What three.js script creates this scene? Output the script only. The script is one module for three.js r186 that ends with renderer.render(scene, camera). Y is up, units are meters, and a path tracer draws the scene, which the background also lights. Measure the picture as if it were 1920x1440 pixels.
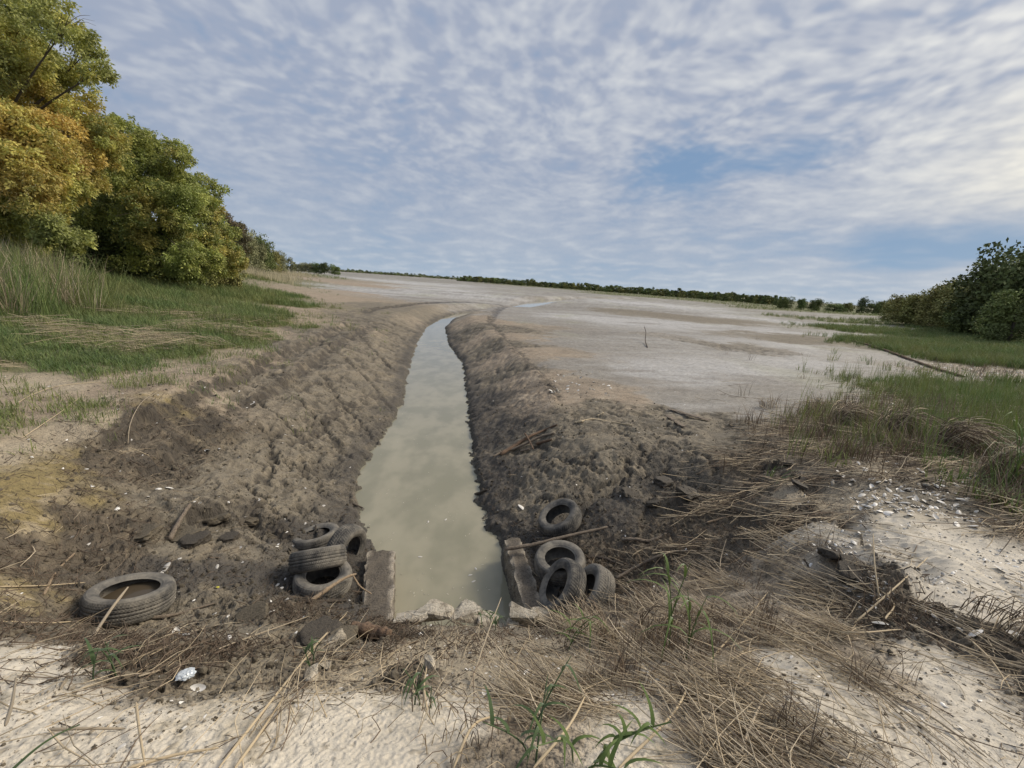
import * as THREE from 'three';
import { mergeGeometries, mergeVertices } from 'three/addons/utils/BufferGeometryUtils.js';
import { toCreasedNormals } from 'three/addons/utils/BufferGeometryUtils.js';
import { ConvexGeometry } from 'three/addons/geometries/ConvexGeometry.js';
import { TessellateModifier } from 'three/addons/modifiers/TessellateModifier.js';
import { createNoise2D, createNoise3D } from 'simplex-noise';

// ---------------------------------------------------------------- camera, sky, sun, exposure
const F = 831, CAM_H = 3.3, PITCH = -12.98, ROLL = 3.95, RAD = Math.PI / 180;
const scene = new THREE.Scene();
const camera = new THREE.PerspectiveCamera(2 * Math.atan(720 / F) / RAD, 4 / 3, 0.05, 9000);
camera.position.set(0, CAM_H, 0);
camera.rotation.order = 'YXZ';
camera.rotation.set(PITCH * RAD, 0, ROLL * RAD);
camera.updateMatrixWorld(true);
const EXPOSURE = 1.0;
const SUN_AZ = 74 * RAD, SUN_EL = 42 * RAD;
const SUN = new THREE.Vector3(Math.sin(SUN_AZ) * Math.cos(SUN_EL), Math.sin(SUN_EL), -Math.cos(SUN_AZ) * Math.cos(SUN_EL));
const sun = new THREE.DirectionalLight(new THREE.Color(1, 0.89, 0.74), 1.9);
sun.name = 'sun'; sun.position.copy(SUN).multiplyScalar(150);
sun.castShadow = true; sun.shadow.radius = 28; sun.shadow.mapSize.set(4096, 4096);
Object.assign(sun.shadow.camera, { left: -80, right: 80, top: 80, bottom: -80, near: 1, far: 400 });
scene.add(sun, sun.target);

function rng(seed) { let a = seed >>> 0; return () => { a = (a + 0x6d2b79f5) | 0; let t = Math.imul(a ^ (a >>> 15), 1 | a); t = (t + Math.imul(t ^ (t >>> 7), 61 | t)) ^ t; return ((t ^ (t >>> 14)) >>> 0) / 4294967296; }; }
const R = rng(7), rr = (a, b) => a + (b - a) * R();
const N2 = createNoise2D(rng(11)), N3 = createNoise3D(rng(12));
const clamp = (x, a = 0, b = 1) => Math.min(b, Math.max(a, x));
const sm = (a, b, x) => { const t = clamp((x - a) / (b - a)); return t * t * (3 - 2 * t); };
const mix = (a, b, t) => a + (b - a) * t;
function fbm(x, y, o = 4, g = 0.5) { let s = 0, a = 1, n = 0; for (let i = 0; i < o; i++) { s += a * N2(x + i * 17.3, y - i * 9.1); n += a; a *= g; x *= 2.03; y *= 2.03; } return s / n; }

{ // ---- sky: thin altocumulus over pale blue, brightest round the veiled sun on the right
  const W = 3072, Hh = 1536, data = new Float32Array(W * Hh * 4);
  const below = [0.16, 0.15, 0.13];
  const dir = new THREE.Vector3();
  for (let j = 0; j < Hh; j++) {
    const el = ((j + 0.5) / Hh - 0.5) * Math.PI, cy = Math.cos(el), y = Math.sin(el);
    for (let i = 0; i < W; i++) {
      const o = (j * W + i) * 4; data[o + 3] = 1;
      if (y < 0) { for (let c = 0; c < 3; c++) data[o + c] = below[c]; continue; }
      const th = ((i + 0.5) / W - 0.5) * 2 * Math.PI;
      dir.set(Math.cos(th) * cy, y, Math.sin(th) * cy);
      const u = dir.x / (y + 0.13), v = -dir.z / (y + 0.13);
      // streaks run away from the viewer and lean to the left
      const p = u * 0.94 + v * 0.22, q = v * 0.94 - u * 0.22;
      const wx = fbm(p * 0.6, q * 0.5, 3), wy = fbm(p * 0.6 + 40, q * 0.5 + 7, 3);
      const big = fbm(p * 0.42 + 3.1, q * 0.26 - 1.7, 4);
      const P = p + wx * 0.13, Q = q + wy * 0.13;
      const med = fbm(P * 2.2, Q * 1.7, 3, 0.5), mott = fbm(P * 6.4, Q * 6.0, 2, 0.4), ripple = fbm(P * 12 + 50, Q * 11.5, 2, 0.5), fine = fbm(P * 26, Q * 26, 2);
      const sunA = Math.acos(clamp(dir.dot(SUN), -1, 1)) / RAD;
      const near = Math.exp(-((sunA / 44) ** 2)), lobe = Math.exp(-((sunA / 14) ** 2)), halo = Math.exp(-sunA / 18);
      const low = sm(0.03, 0.40, y), lump = 0.55 * mott + 0.34 * ripple + 0.10 * fine;
      let d = 0.82 + 0.34 * big + 0.34 * med * mix(0.6, 1, low) + 0.42 * lump * low + 0.18 * near;
      // a clearer band low on the right
      const az = Math.atan2(dir.x, -dir.z) / RAD, eld = el / RAD;
      d -= 0.62 * Math.exp(-(((az - 20 + wx * 8) / 11) ** 2) - (((eld - 14 - wy * 3) / 3.0) ** 2));
      d -= 0.66 * Math.exp(-(((az - 42 + wx * 6) / 13) ** 2) - (((eld - 6 - wy * 1.5) / 2.0) ** 2));
      const cov = sm(0.10, 0.85, d), thick = sm(0.55, 1.35, d);
      const hz = Math.exp(-y * 8);
      const blue = [mix(0.19, 0.33, hz), mix(0.305, 0.465, hz), mix(0.49, 0.61, hz)];
      const grey = [mix(0.385, 0.37, hz), mix(0.425, 0.455, hz), mix(0.53, 0.565, hz)];
      const white = [0.73, 0.74, 0.745];
      const br = clamp(0.10 + 0.92 * near * (0.5 + 0.5 * thick) + 0.26 * (thick - 0.35) + 0.56 * low * (lump + 0.3 * med) + 0.06 * (1 - low) * fine + 0.3 * (1 - low) * Math.max(0, med));
      for (let c = 0; c < 3; c++) {
        const cl = mix(grey[c], white[c], br);
        let s = mix(blue[c], cl, cov * mix(0.85, 1, near));
        s += halo * [0.30, 0.25, 0.16][c] * (0.4 + 0.6 * cov) + lobe * [8.5, 7.4, 5.8][c];
        s += Math.exp(-(((az - 56) / 13) ** 2) - (((eld - 11) / 7) ** 2)) * [0.26, 0.20, 0.07][c] * (0.4 + thick);
        data[o + c] = s;
      }
    }
  }
  const sky = new THREE.DataTexture(data, W, Hh, THREE.RGBAFormat, THREE.FloatType);
  sky.mapping = THREE.EquirectangularReflectionMapping; sky.magFilter = THREE.LinearFilter; sky.minFilter = THREE.LinearFilter; sky.needsUpdate = true;
  scene.background = sky; scene.environment = sky;
}

// ---------------------------------------------------------------- small helpers
const used = new Map();
function numbered(n) { const k = used.get(n) || 0; used.set(n, k + 1); return k ? `${n}_${String(k).padStart(3, '0')}` : n; }
function tag(o, label, category, group, kind) { if (label) o.userData.label = label; if (category) o.userData.category = category; if (group) o.userData.group = group; if (kind) o.userData.kind = kind; return o; }
function shade(o) { o.castShadow = o.receiveShadow = true; return o; }
function top(name, geo, mat, label, category, group, kind) { const m = shade(new THREE.Mesh(geo, mat)); m.name = numbered(name); scene.add(m); return tag(m, label, category, group, kind); }
function thing(name, pos, label, category, group) { const g = new THREE.Group(); g.name = numbered(name); g.position.copy(pos); scene.add(g); return tag(g, label, category, group); }
function part(name, geo, mat, parent) { const m = shade(new THREE.Mesh(geo, mat)); m.name = name; parent.add(m); return m; }
const V = (x, y, z) => new THREE.Vector3(x, y, z);
const rgb = (r, g, b) => new THREE.Color().setRGB(r, g, b);
function mat(r, g, b, rough = 0.9, extra = {}) { return new THREE.MeshStandardMaterial({ color: rgb(r, g, b), roughness: rough, ...extra }); }

// the ray through a pixel of the 1920 x 1440 photograph, and where it meets a height
const CM = camera.matrixWorld;
function ray(px, py) { return V((px - 960) / F, -(py - 720) / F, -1).transformDirection(CM); }
function at(px, py, y) { const d = ray(px, py), t = (y - CAM_H) / d.y; return V(d.x * t, y, d.z * t); }

// ---------------------------------------------------------------- the lie of the land
// known heights: photograph pixel, height in metres, surface
const SAND = 0, TAN = 1, PATH = 2, MUD = 3, WET = 4, BED = 5, SALT = 6, GRASS = 7, MOSS = 8, STRAW = 9, DARK = 10;
const COLORS = [[0.505, 0.462, 0.388], [0.325, 0.275, 0.20], [0.28, 0.225, 0.165], [0.165, 0.143, 0.107], [0.062, 0.055, 0.047], [0.228, 0.207, 0.172], [0.40, 0.39, 0.375], [0.12, 0.12, 0.05], [0.21, 0.165, 0.072], [0.25, 0.205, 0.15], [0.090, 0.073, 0.053]];
const known = [
  // the sandy crest at the photographer's feet
  [0, 1440, 1.75, SAND], [240, 1440, 1.75, SAND], [480, 1440, 1.75, SAND], [720, 1440, 1.75, SAND], [960, 1440, 1.74, STRAW], [1200, 1440, 1.75, SAND], [1440, 1440, 1.75, STRAW], [1700, 1440, 1.76, SAND], [1920, 1440, 1.76, SAND],
  [0, 1340, 1.7, SAND], [180, 1370, 1.7, SAND], [330, 1360, 1.68, SAND], [520, 1340, 1.66, SAND], [680, 1320, 1.6, SAND], [850, 1340, 1.58, SAND], [1000, 1350, 1.6, STRAW], [1170, 1330, 1.62, SAND], [1320, 1330, 1.66, STRAW], [1480, 1320, 1.68, SAND], [1650, 1330, 1.7, SAND], [1850, 1340, 1.72, SAND],
  [40, 1225, 1.5, SAND], [120, 1260, 1.52, SAND], [210, 1240, 1.42, DARK], [300, 1270, 1.45, DARK], [420, 1280, 1.42, MUD], [380, 1220, 1.2, DARK], [520, 1250, 1.28, MUD], [600, 1260, 1.3, DARK], [640, 1270, 1.32, TAN], [760, 1270, 1.3, DARK], [850, 1250, 1.2, TAN], [960, 1260, 1.28, TAN], [1080, 1260, 1.35, TAN], [1150, 1250, 1.38, STRAW], [1250, 1270, 1.5, SAND], [1380, 1250, 1.55, STRAW], [1500, 1240, 1.58, SAND], [1640, 1250, 1.62, STRAW], [1780, 1260, 1.66, SAND], [1900, 1250, 1.68, DARK],
  // the slope down to the mud and the channel head
  [0, 1160, 1.25, DARK], [245, 1174, 0.62, MUD], [165, 1168, 0.64, MUD], [325, 1170, 0.62, MUD], [120, 1120, 0.68, DARK], [145, 1085, 0.66, DARK], [60, 1185, 1.1, MUD], [160, 1200, 0.98, DARK], [330, 1200, 0.92, MUD], [245, 1205, 0.95, DARK], [470, 1190, 0.92, MUD], [560, 1190, 0.85, MUD], [660, 1210, 0.95, MUD], [700, 1230, 1.05, TAN], [740, 1190, 0.7, DARK], [820, 1200, 0.82, TAN], [900, 1200, 0.85, TAN], [1000, 1200, 0.88, TAN], [1080, 1190, 0.85, STRAW], [1150, 1170, 0.9, STRAW], [1260, 1190, 1.2, STRAW], [1400, 1180, 1.35, STRAW], [1540, 1180, 1.48, STRAW], [1700, 1180, 1.58, DARK], [1850, 1200, 1.63, DARK],
  [80, 1100, 0.95, MOSS], [100, 1150, 0.86, DARK], [150, 1155, 0.64, DARK], [190, 1100, 0.62, WET], [300, 1100, 0.60, WET], [245, 1150, 0.60, WET], [330, 1150, 0.60, MUD], [420, 1140, 0.62, MUD], [540, 1145, 0.6, DARK], [620, 1130, 0.36, WET], [700, 1140, 0.33, WET], [740, 1165, 0.36, DARK], [800, 1165, 0.4, TAN], [880, 1165, 0.42, TAN], [980, 1165, 0.42, TAN], [1060, 1140, 0.42, WET], [1120, 1120, 0.5, WET], [1180, 1090, 0.58, DARK], [1280, 1100, 0.88, STRAW], [1380, 1090, 1.08, STRAW], [1500, 1100, 1.28, STRAW], [1620, 1120, 1.4, DARK], [1700, 1140, 1.5, DARK],
  // mud on the left of the channel
  [0, 1080, 1.1, MOSS], [40, 1020, 1.08, DARK], [150, 1050, 0.9, DARK], [150, 980, 0.92, DARK], [220, 1010, 0.8, DARK], [320, 1060, 0.64, WET], [430, 1080, 0.5, WET], [500, 1090, 0.42, WET], [360, 1000, 0.62, MUD], [460, 1000, 0.48, MUD], [560, 1000, 0.32, WET], [620, 990, 0.22, WET], [520, 940, 0.46, MUD], [300, 930, 0.76, MUD], [420, 890, 0.68, MUD], [560, 880, 0.46, MUD], [620, 900, 0.30, MUD], [630, 830, 0.42, MUD], [560, 800, 0.62, MUD], [480, 830, 0.70, MUD], [660, 760, 0.55, MUD], [580, 740, 0.72, MUD], [690, 690, 0.66, MUD], [620, 680, 0.82, MUD], [700, 640, 0.78, MUD], [740, 610, 0.72, MUD],
  [0, 960, 1.25, MOSS], [60, 900, 1.24, MOSS], [30, 840, 1.3, TAN], [120, 870, 1.16, MOSS], [200, 890, 0.95, DARK], [260, 860, 0.86, DARK], [350, 810, 0.92, DARK], [400, 780, 0.98, DARK], [160, 800, 1.24, TAN], [250, 800, 1.1, DARK], [330, 770, 1.14, MOSS], [460, 750, 0.92, MUD], [520, 700, 0.98, MUD], [420, 730, 1.16, PATH], [560, 660, 1.0, MUD], [600, 630, 1.0, MUD], [650, 590, 0.9, MUD], [720, 575, 0.8, MUD],
  // the trodden strip beside the grass
  [0, 790, 1.33, PATH], [110, 760, 1.33, PATH], [60, 720, 1.38, TAN], [230, 720, 1.33, PATH], [330, 700, 1.32, PATH], [440, 660, 1.28, PATH], [520, 620, 1.2, PATH], [570, 580, 1.08, PATH], [560, 540, 0.95, PATH], [560, 600, 1.08, PATH], [600, 545, 0.9, PATH],
  // the meadow on the left
  [0, 670, 1.5, GRASS], [120, 680, 1.44, GRASS], [240, 670, 1.4, GRASS], [370, 645, 1.36, GRASS], [450, 600, 1.32, GRASS], [520, 570, 1.2, GRASS], [490, 590, 1.26, GRASS], [430, 628, 1.33, GRASS], [535, 555, 1.15, GRASS], [540, 530, 1.1, GRASS], [300, 655, 1.38, GRASS], [0, 600, 1.75, GRASS], [200, 600, 1.6, GRASS], [350, 600, 1.45, GRASS], [0, 540, 2.1, GRASS], [200, 540, 1.95, GRASS], [400, 540, 1.6, GRASS], [520, 530, 1.2, GRASS],
  // mud on the right of the channel
  [960, 980, 0.30, WET], [940, 920, 0.36, WET], [1000, 1020, 0.36, WET], [1040, 1000, 0.40, WET], [1120, 980, 0.5, WET], [1200, 935, 0.46, WET], [1250, 925, 0.52, WET], [1150, 935, 0.46, WET], [1285, 940, 0.6, DARK], [1180, 882, 0.86, MUD], [1130, 1040, 0.5, DARK], [1230, 1030, 0.64, DARK], [1300, 980, 0.78, DARK], [1400, 1010, 0.98, DARK], [1350, 920, 0.92, DARK], [1000, 900, 0.58, MUD], [960, 850, 0.58, WET], [1050, 850, 0.74, MUD], [1020, 810, 0.74, MUD], [950, 780, 0.62, WET], [930, 720, 0.66, WET], [1150, 870, 0.84, MUD], [1270, 880, 0.92, MUD], [1150, 800, 0.86, MUD], [1250, 800, 0.9, MUD], [1350, 830, 0.98, MUD], [1430, 850, 1.05, DARK], [1480, 900, 1.12, DARK], [1500, 1000, 1.15, DARK], [1050, 745, 0.84, PATH], [1110, 760, 0.85, MUD], [1000, 700, 0.83, PATH], [965, 690, 0.82, MUD], [980, 660, 0.81, PATH], [950, 630, 0.8, PATH], [925, 640, 0.8, MUD], [900, 615, 0.78, MUD], [925, 600, 0.78, PATH], [1020, 790, 0.8, MUD],
  // the pale bench on the right
  [1540, 860, 1.38, STRAW], [1560, 930, 1.45, TAN], [1580, 1000, 1.5, SAND], [1650, 1060, 1.54, SAND], [1740, 1100, 1.58, SAND], [1850, 1130, 1.62, SAND], [1680, 960, 1.5, SAND], [1780, 1020, 1.56, SAND], [1900, 1080, 1.6, SAND], [1640, 880, 1.43, TAN], [1680, 900, 1.46, DARK], [1740, 890, 1.46, DARK], [1730, 935, 1.5, MUD], [1790, 950, 1.52, MUD], [1660, 935, 1.49, TAN], [1820, 910, 1.5, STRAW], [1900, 970, 1.56, STRAW], [1900, 890, 1.5, STRAW], [1700, 830, 1.38, STRAW], [1880, 830, 1.45, GRASS], [1550, 800, 1.2, STRAW], [1700, 770, 1.2, STRAW], [1880, 760, 1.25, GRASS],
  // the dry bed
  [1150, 745, 0.86, PATH], [1220, 775, 0.88, MUD], [1350, 785, 0.93, MUD], [1280, 760, 0.88, BED], [1400, 770, 0.95, BED], [1480, 740, 0.92, BED], [1100, 690, 0.82, BED], [1250, 700, 0.82, SALT], [1400, 700, 0.82, SALT], [1550, 690, 0.82, SALT], [1620, 700, 0.86, BED], [1750, 720, 0.98, GRASS], [1050, 640, 0.8, BED], [1200, 640, 0.78, BED], [1350, 640, 0.77, SALT], [1500, 650, 0.77, SALT], [1580, 660, 0.77, BED], [1680, 680, 0.84, BED], [1780, 690, 0.92, STRAW], [1880, 700, 1.0, STRAW], [1340, 641, 0.77, MUD], [1365, 644, 0.77, MUD], [1480, 632, 0.76, MUD], [1495, 640, 0.76, MUD], [1180, 584, 0.74, MUD], [1260, 593, 0.74, MUD], [1330, 600, 0.74, MUD], [1000, 600, 0.78, BED], [1150, 600, 0.76, SALT], [1300, 610, 0.75, SALT], [1450, 620, 0.75, SALT], [1550, 625, 0.75, BED], [1050, 575, 0.75, BED], [1250, 585, 0.74, BED], [1450, 600, 0.73, SALT], [1560, 606, 0.74, BED], [800, 560, 0.75, BED], [700, 550, 0.76, SALT], [640, 540, 0.8, SALT], [850, 550, 0.74, SALT], [600, 560, 0.92, PATH],
  // the grassy spit on the right
  [1640, 640, 1.0, GRASS], [1720, 655, 1.05, GRASS], [1880, 680, 1.05, GRASS], [1700, 625, 1.1, GRASS], [1880, 640, 1.2, GRASS], [1880, 620, 1.5, GRASS], [1750, 605, 1.4, GRASS], [1640, 606, 1.0, GRASS],
].map(([px, py, h, zone]) => { const p = at(px, py, h); return [p.x, p.z, h, zone]; });
for (const k of [ // beyond and behind what the photograph shows, in metres
  [-15, -11, 2.45, GRASS], [-20, -18, 2.6, GRASS], [-24, -28, 2.6, GRASS], [-28, -45, 2.4, GRASS], [-40, -60, 2.4, GRASS], [-36, -66, 1.5, GRASS], [-60, -110, 1.5, GRASS], [-48, -104, 1.05, STRAW], [-80, -100, 3, GRASS], [-50, -40, 3.5, GRASS], [-30, -10, 3, GRASS], [-12, -3, 2, GRASS], [-30, 10, 2.5, GRASS],
  [-20, -52, 1.0, PATH], [-15, -34, 1.05, PATH], [-30, -80, 0.95, PATH], [-3, 1, 1.75, SAND], [3, 1, 1.75, SAND], [0, 0.3, 1.75, SAND], [0, 3, 1.6, STRAW], [8, 6, 1.4, GRASS], [-8, 6, 1.6, GRASS], [7, 0, 1.7, STRAW], [12, -3, 1.6, GRASS], [20, -8, 1.5, GRASS], [30, -14, 1.6, GRASS], [38, -24, 1.9, GRASS], [50, -36, 2.4, GRASS], [60, -60, 2.2, GRASS], [80, -60, 4, GRASS], [52, -62, 1.2, GRASS],
  [0, -90, 0.74, BED], [-15, -90, 0.74, SALT], [25, -90, 0.73, SALT], [60, -85, 0.8, BED], [-30, -140, 0.8, SALT], [0, -140, 0.74, BED], [40, -140, 0.74, BED], [80, -130, 0.9, GRASS], [110, -130, 1.2, GRASS], [0, -230, 0.8, BED], [60, -220, 0.9, GRASS], [-80, -230, 0.8, BED], [-150, -380, 0.9, BED], [-60, -400, 0.9, BED], [40, -330, 1.1, GRASS], [-90, -200, 1.0, BED], [-120, -220, 1.6, GRASS], [0, -700, 1.0, GRASS], [-400, -700, 1.2, GRASS], [500, -600, 1.5, GRASS], [300, -250, 1.5, GRASS], [0, 40, 1.2, GRASS], [0, 600, 1.5, GRASS], [-500, 0, 4, GRASS], [500, 0, 3, GRASS],
]) known.push(k);
const KN = known.length, KL = new Float64Array(KN), KA = new Float64Array(KN);
known.forEach(([x, z], i) => { KL[i] = Math.log(Math.hypot(x, z) + 0.15); KA[i] = Math.atan2(x, -z); });
const RW = (() => { // weights of a smooth surface through the known heights
  const n = KN + 1, A = Array.from({ length: n }, (_, i) => { const row = new Float64Array(n + 1); for (let j = 0; j < n; j++) row[j] = i < KN && j < KN ? -Math.sqrt((KL[i] - KL[j]) ** 2 + (KA[i] - KA[j]) ** 2 + 0.002) + (i === j ? 0.03 : 0) : i === j ? 0 : 1; row[n] = i < KN ? known[i][2] : 0; return row; });
  for (let c = 0; c < n; c++) {
    let p = c; for (let r = c + 1; r < n; r++) if (Math.abs(A[r][c]) > Math.abs(A[p][c])) p = r;
    const t = A[c]; A[c] = A[p]; A[p] = t;
    for (let r = c + 1; r < n; r++) { const f = A[r][c] / A[c][c]; if (f) for (let k = c; k <= n; k++) A[r][k] -= f * A[c][k]; }
  }
  const w = new Float64Array(n); for (let c = n - 1; c >= 0; c--) { let v = A[c][n]; for (let k = c + 1; k < n; k++) v -= A[c][k] * w[k]; w[c] = v / A[c][c]; }
  return w;
})();
const zoneW = new Float64Array(11);
// height before the channel is cut; fills zoneW when asked
function base(x, z, zones) {
  const r = Math.hypot(x, z) + 0.15, l0 = Math.log(r), a0 = Math.atan2(x, -z);
  let wl = 0, wa = 0;
  if (zones) { const s = 2.2 / r; wl = 0.065 * fbm(l0 * 6, a0 * 6, 4, 0.6) + 0.014 * fbm(x * 3.1, z * 3.1, 3); wa = 0.065 * fbm(l0 * 6 + 31, a0 * 6 + 5, 4, 0.6) + 0.014 * fbm(x * 3.1 + 9, z * 3.1 + 4, 3); zoneW.fill(0); }
  let sh = RW[KN];
  for (let i = 0; i < KN; i++) {
    const dl = l0 - KL[i], da = a0 - KA[i];
    sh -= RW[i] * Math.sqrt(dl * dl + da * da + 0.002);
    if (zones) { const el = dl + wl, ea = da + wa, e2 = el * el + ea * ea + 0.0009; zoneW[known[i][3]] += 1 / (e2 * e2 * Math.sqrt(e2)); }
  }
  if (zones) { let t = 0; for (let i = 0; i < 11; i++) t += zoneW[i]; for (let i = 0; i < 11; i++) zoneW[i] /= t; }
  return sh;
}
// the channel: centre line and half widths
const CH = [[-3.3, -0.92, 0.30], [-4.3, -1.12, 0.10], [-4.9, -1.5, 0.0], [-5.6, -1.92, -0.30], [-6.8, -2.43, -0.49], [-7.95, -2.56, -0.68], [-9.5, -2.62, -0.9], [-11.8, -2.9, -1.2], [-14.5, -3.5, -1.6], [-17.1, -4.0, -2.0], [-22, -4.85, -3.3], [-29.5, -5.9, -4.7], [-36, -6.1, -5.1]].map(([z, l, r]) => [(l + r) / 2, z, (r - l) / 2]);
CH.push([-5.1, -42, 0.6], [-3.0, -49, 0.7], [0.0, -58.5, 1.0], [2.2, -70, 1.6], [5, -84, 1.7], [13, -108, 1.5], [40, -150, 1.5]);
let chSide = 0;
function channel(x, z) { // distance to the water's edge, negative in the water
  if (Math.abs(x) > 60 || z < -170 || z > 4) return 99;
  let best = 1e9;
  for (let i = 0; i + 1 < CH.length; i++) {
    const A = CH[i], B = CH[i + 1], dx = B[0] - A[0], dz = B[1] - A[1], t = clamp(((x - A[0]) * dx + (z - A[1]) * dz) / (dx * dx + dz * dz));
    const ex = x - A[0] - dx * t, ez = z - A[1] - dz * t, d = Math.hypot(ex, ez) - mix(A[2], B[2], t);
    if (d < best) { best = d; chSide = Math.sign(dx * ez - dz * ex) || 1; } // +1 right-hand bank seen from the camera
  }
  return z > -3.7 ? Math.max(best, z + 3.42) : best;
}
// eroded edges: polylines with the lower ground on the right of the walk
const scarp = (pts, h, drop, wide) => ({ p: pts.map(([px, py]) => { const q = at(px, py, h); return [q.x, q.z]; }), drop, wide });
const SCARPS = [
  scarp([[150, 840], [195, 825], [250, 800], [310, 770], [380, 738], [440, 705], [500, 672], [570, 640], [620, 612], [660, 590]], 1.12, 0.17, 0.6),
  scarp([[210, 900], [280, 855], [360, 800], [450, 755], [540, 705], [600, 660], [660, 622], [720, 590]], 0.95, 0.13, 0.5),
  scarp([[330, 985], [390, 960], [450, 930], [500, 925]], 0.6, 0.16, 0.35),
  scarp([[1310, 955], [1290, 915], [1240, 890], [1180, 888], [1120, 905], [1080, 940]], 0.85, 0.36, 0.6),
  scarp([[1740, 1150], [1660, 1110], [1610, 1070], [1545, 1000], [1520, 930], [1475, 862], [1380, 850]], 1.4, 0.24, 0.45),
  scarp([[960, 560], [925, 580], [912, 600], [940, 630], [985, 675], [1030, 720], [1050, 770]].reverse(), 0.86, 0.12, 0.6),
  scarp([[650, 597], [700, 578], [780, 567], [860, 563], [930, 562], [958, 566]], 0.85, 0.10, 0.5),
  scarp([[560, 800], [600, 775], [640, 745], [680, 735]], 0.6, 0.10, 0.4),
  scarp([[430, 990], [470, 960], [520, 975], [545, 1000]], 0.45, 0.10, 0.3),
];
function scarpAt(x, z) { // [height change, darkness of the broken face]
  let dh = 0, face = 0;
  for (const s of SCARPS) {
    let best = 1e9, side = 0, al = 0, len = 0, bx = 0;
    for (let i = 0; i + 1 < s.p.length; i++) {
      const A = s.p[i], B = s.p[i + 1], dx = B[0] - A[0], dz = B[1] - A[1], L2 = dx * dx + dz * dz, tt = ((x - A[0]) * dx + (z - A[1]) * dz) / L2, t = clamp(tt);
      const d = Math.hypot(x - A[0] - dx * t, z - A[1] - dz * t);
      if (d < best) { best = d; side = dx * (z - A[1]) - dz * (x - A[0]); al = (i + t) / (s.p.length - 1); }
    }
    if (best > 1.2) continue;
    const sd = (side > 0 ? 1 : -1) * best + 0.10 * fbm(x * 2.3, z * 2.3, 3) + 0.025 * N2(x * 11, z * 11); // positive: low side
    const end = sm(0, 0.12, al) * sm(1, 0.88, al), w = Math.max(0.03, 0.012 * Math.hypot(x, z));
    const st = sm(-w * 0.4, w, sd), fade = 1 - sm(0.15, s.wide + 0.3, Math.abs(sd));
    dh += end * fade * s.drop * (0.5 - st) * 1.2;
    face = Math.max(face, end * Math.exp(-(((sd - w * 0.5) / (0.10 + w)) ** 2)) * (0.72 + 0.55 * fbm(x * 2.2, z * 2.2, 3, 0.6)));
  }
  return [dh, clamp(face)];
}
// the open cracks one can follow in the drying mud
const CRACKS = [
  [[480, 795], [500, 812], [512, 835], [508, 858], [500, 880]], [[512, 835], [535, 845], [560, 850], [590, 862], [610, 880]], [[540, 800], [565, 790], [590, 782], [605, 768]], [[505, 812], [530, 806], [552, 812], [575, 806]], [[560, 850], [572, 835], [590, 826]], [[600, 700], [640, 730], [680, 750], [720, 775]], [[560, 745], [600, 760], [640, 790], [665, 815]], [[450, 905], [490, 915], [530, 940], [560, 965]],
  [[600, 650], [640, 668], [690, 690], [735, 720]], [[640, 610], [690, 640], [740, 665]], [[480, 760], [520, 772], [560, 785], [590, 800]],
  [[1100, 850], [1120, 838], [1150, 835]], [[1170, 880], [1182, 868], [1178, 852]], [[1182, 868], [1215, 872], [1240, 880], [1255, 870], [1250, 855]], [[1240, 880], [1265, 892], [1290, 905], [1310, 925]], [[1050, 830], [1075, 845], [1100, 850], [1125, 862]], [[1140, 800], [1165, 812], [1190, 830], [1215, 850]], [[1250, 800], [1270, 815], [1300, 822]], [[1010, 870], [1030, 880], [1060, 878]], [[1300, 850], [1330, 870], [1345, 890]],
].map((l) => l.map(([px, py]) => { const q = at(px, py, px < 900 ? (py > 800 ? 0.6 : 0.75) : 0.86); return [q.x, q.z]; }));
const CBOX = CRACKS.map((l) => [Math.min(...l.map((q) => q[0])) - 0.3, Math.max(...l.map((q) => q[0])) + 0.3, Math.min(...l.map((q) => q[1])) - 0.3, Math.max(...l.map((q) => q[1])) + 0.3]);
function crackAt(x0, z0) {
  const x = x0 + 0.06 * N2(x0 * 5, z0 * 5) + 0.03 * N2(x0 * 13, z0 * 13), z = z0 + 0.06 * N2(x0 * 5 + 9, z0 * 5) + 0.03 * N2(x0 * 13 + 9, z0 * 13); let best = 9;
  for (let c = 0; c < CRACKS.length; c++) { const b = CBOX[c]; if (x < b[0] || x > b[1] || z < b[2] || z > b[3]) continue; const l = CRACKS[c];
    for (let i = 0; i + 1 < l.length; i++) { const A = l[i], dx = l[i + 1][0] - A[0], dz = l[i + 1][1] - A[1], t = clamp(((x - A[0]) * dx + (z - A[1]) * dz) / (dx * dx + dz * dz)); best = Math.min(best, Math.hypot(x - A[0] - dx * t, z - A[1] - dz * t)); } }
  return best;
}
function worley(x, y) { // F2 - F1, and a number for the cell
  const xi = Math.floor(x), yi = Math.floor(y); let f1 = 9, f2 = 9, id = 0;
  for (let i = -1; i <= 1; i++) for (let j = -1; j <= 1; j++) {
    const cx = xi + i, cy = yi + j; let h = Math.imul(cx, 374761393) ^ Math.imul(cy, 668265263); h = Math.imul(h ^ (h >>> 13), 1274126177); h ^= h >>> 16;
    const d = Math.hypot(cx + 0.1 + 0.8 * ((h & 1023) / 1023) - x, cy + 0.1 + 0.8 * (((h >>> 10) & 1023) / 1023) - y);
    if (d < f1) { f2 = f1; f1 = d; id = (h >>> 20) / 4095; } else if (d < f2) f2 = d;
  }
  return [f2 - f1, Math.abs(id), f1];
}
const smin = (a, b, k) => { const h = clamp(0.5 + 0.5 * (b - a) / k); return mix(b, a, h) - k * h * (1 - h); };
const out = { s: 0, face: 0, crack: 0, rough: 0, furrow: 0, lump: 0, mudness: 0 };
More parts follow.
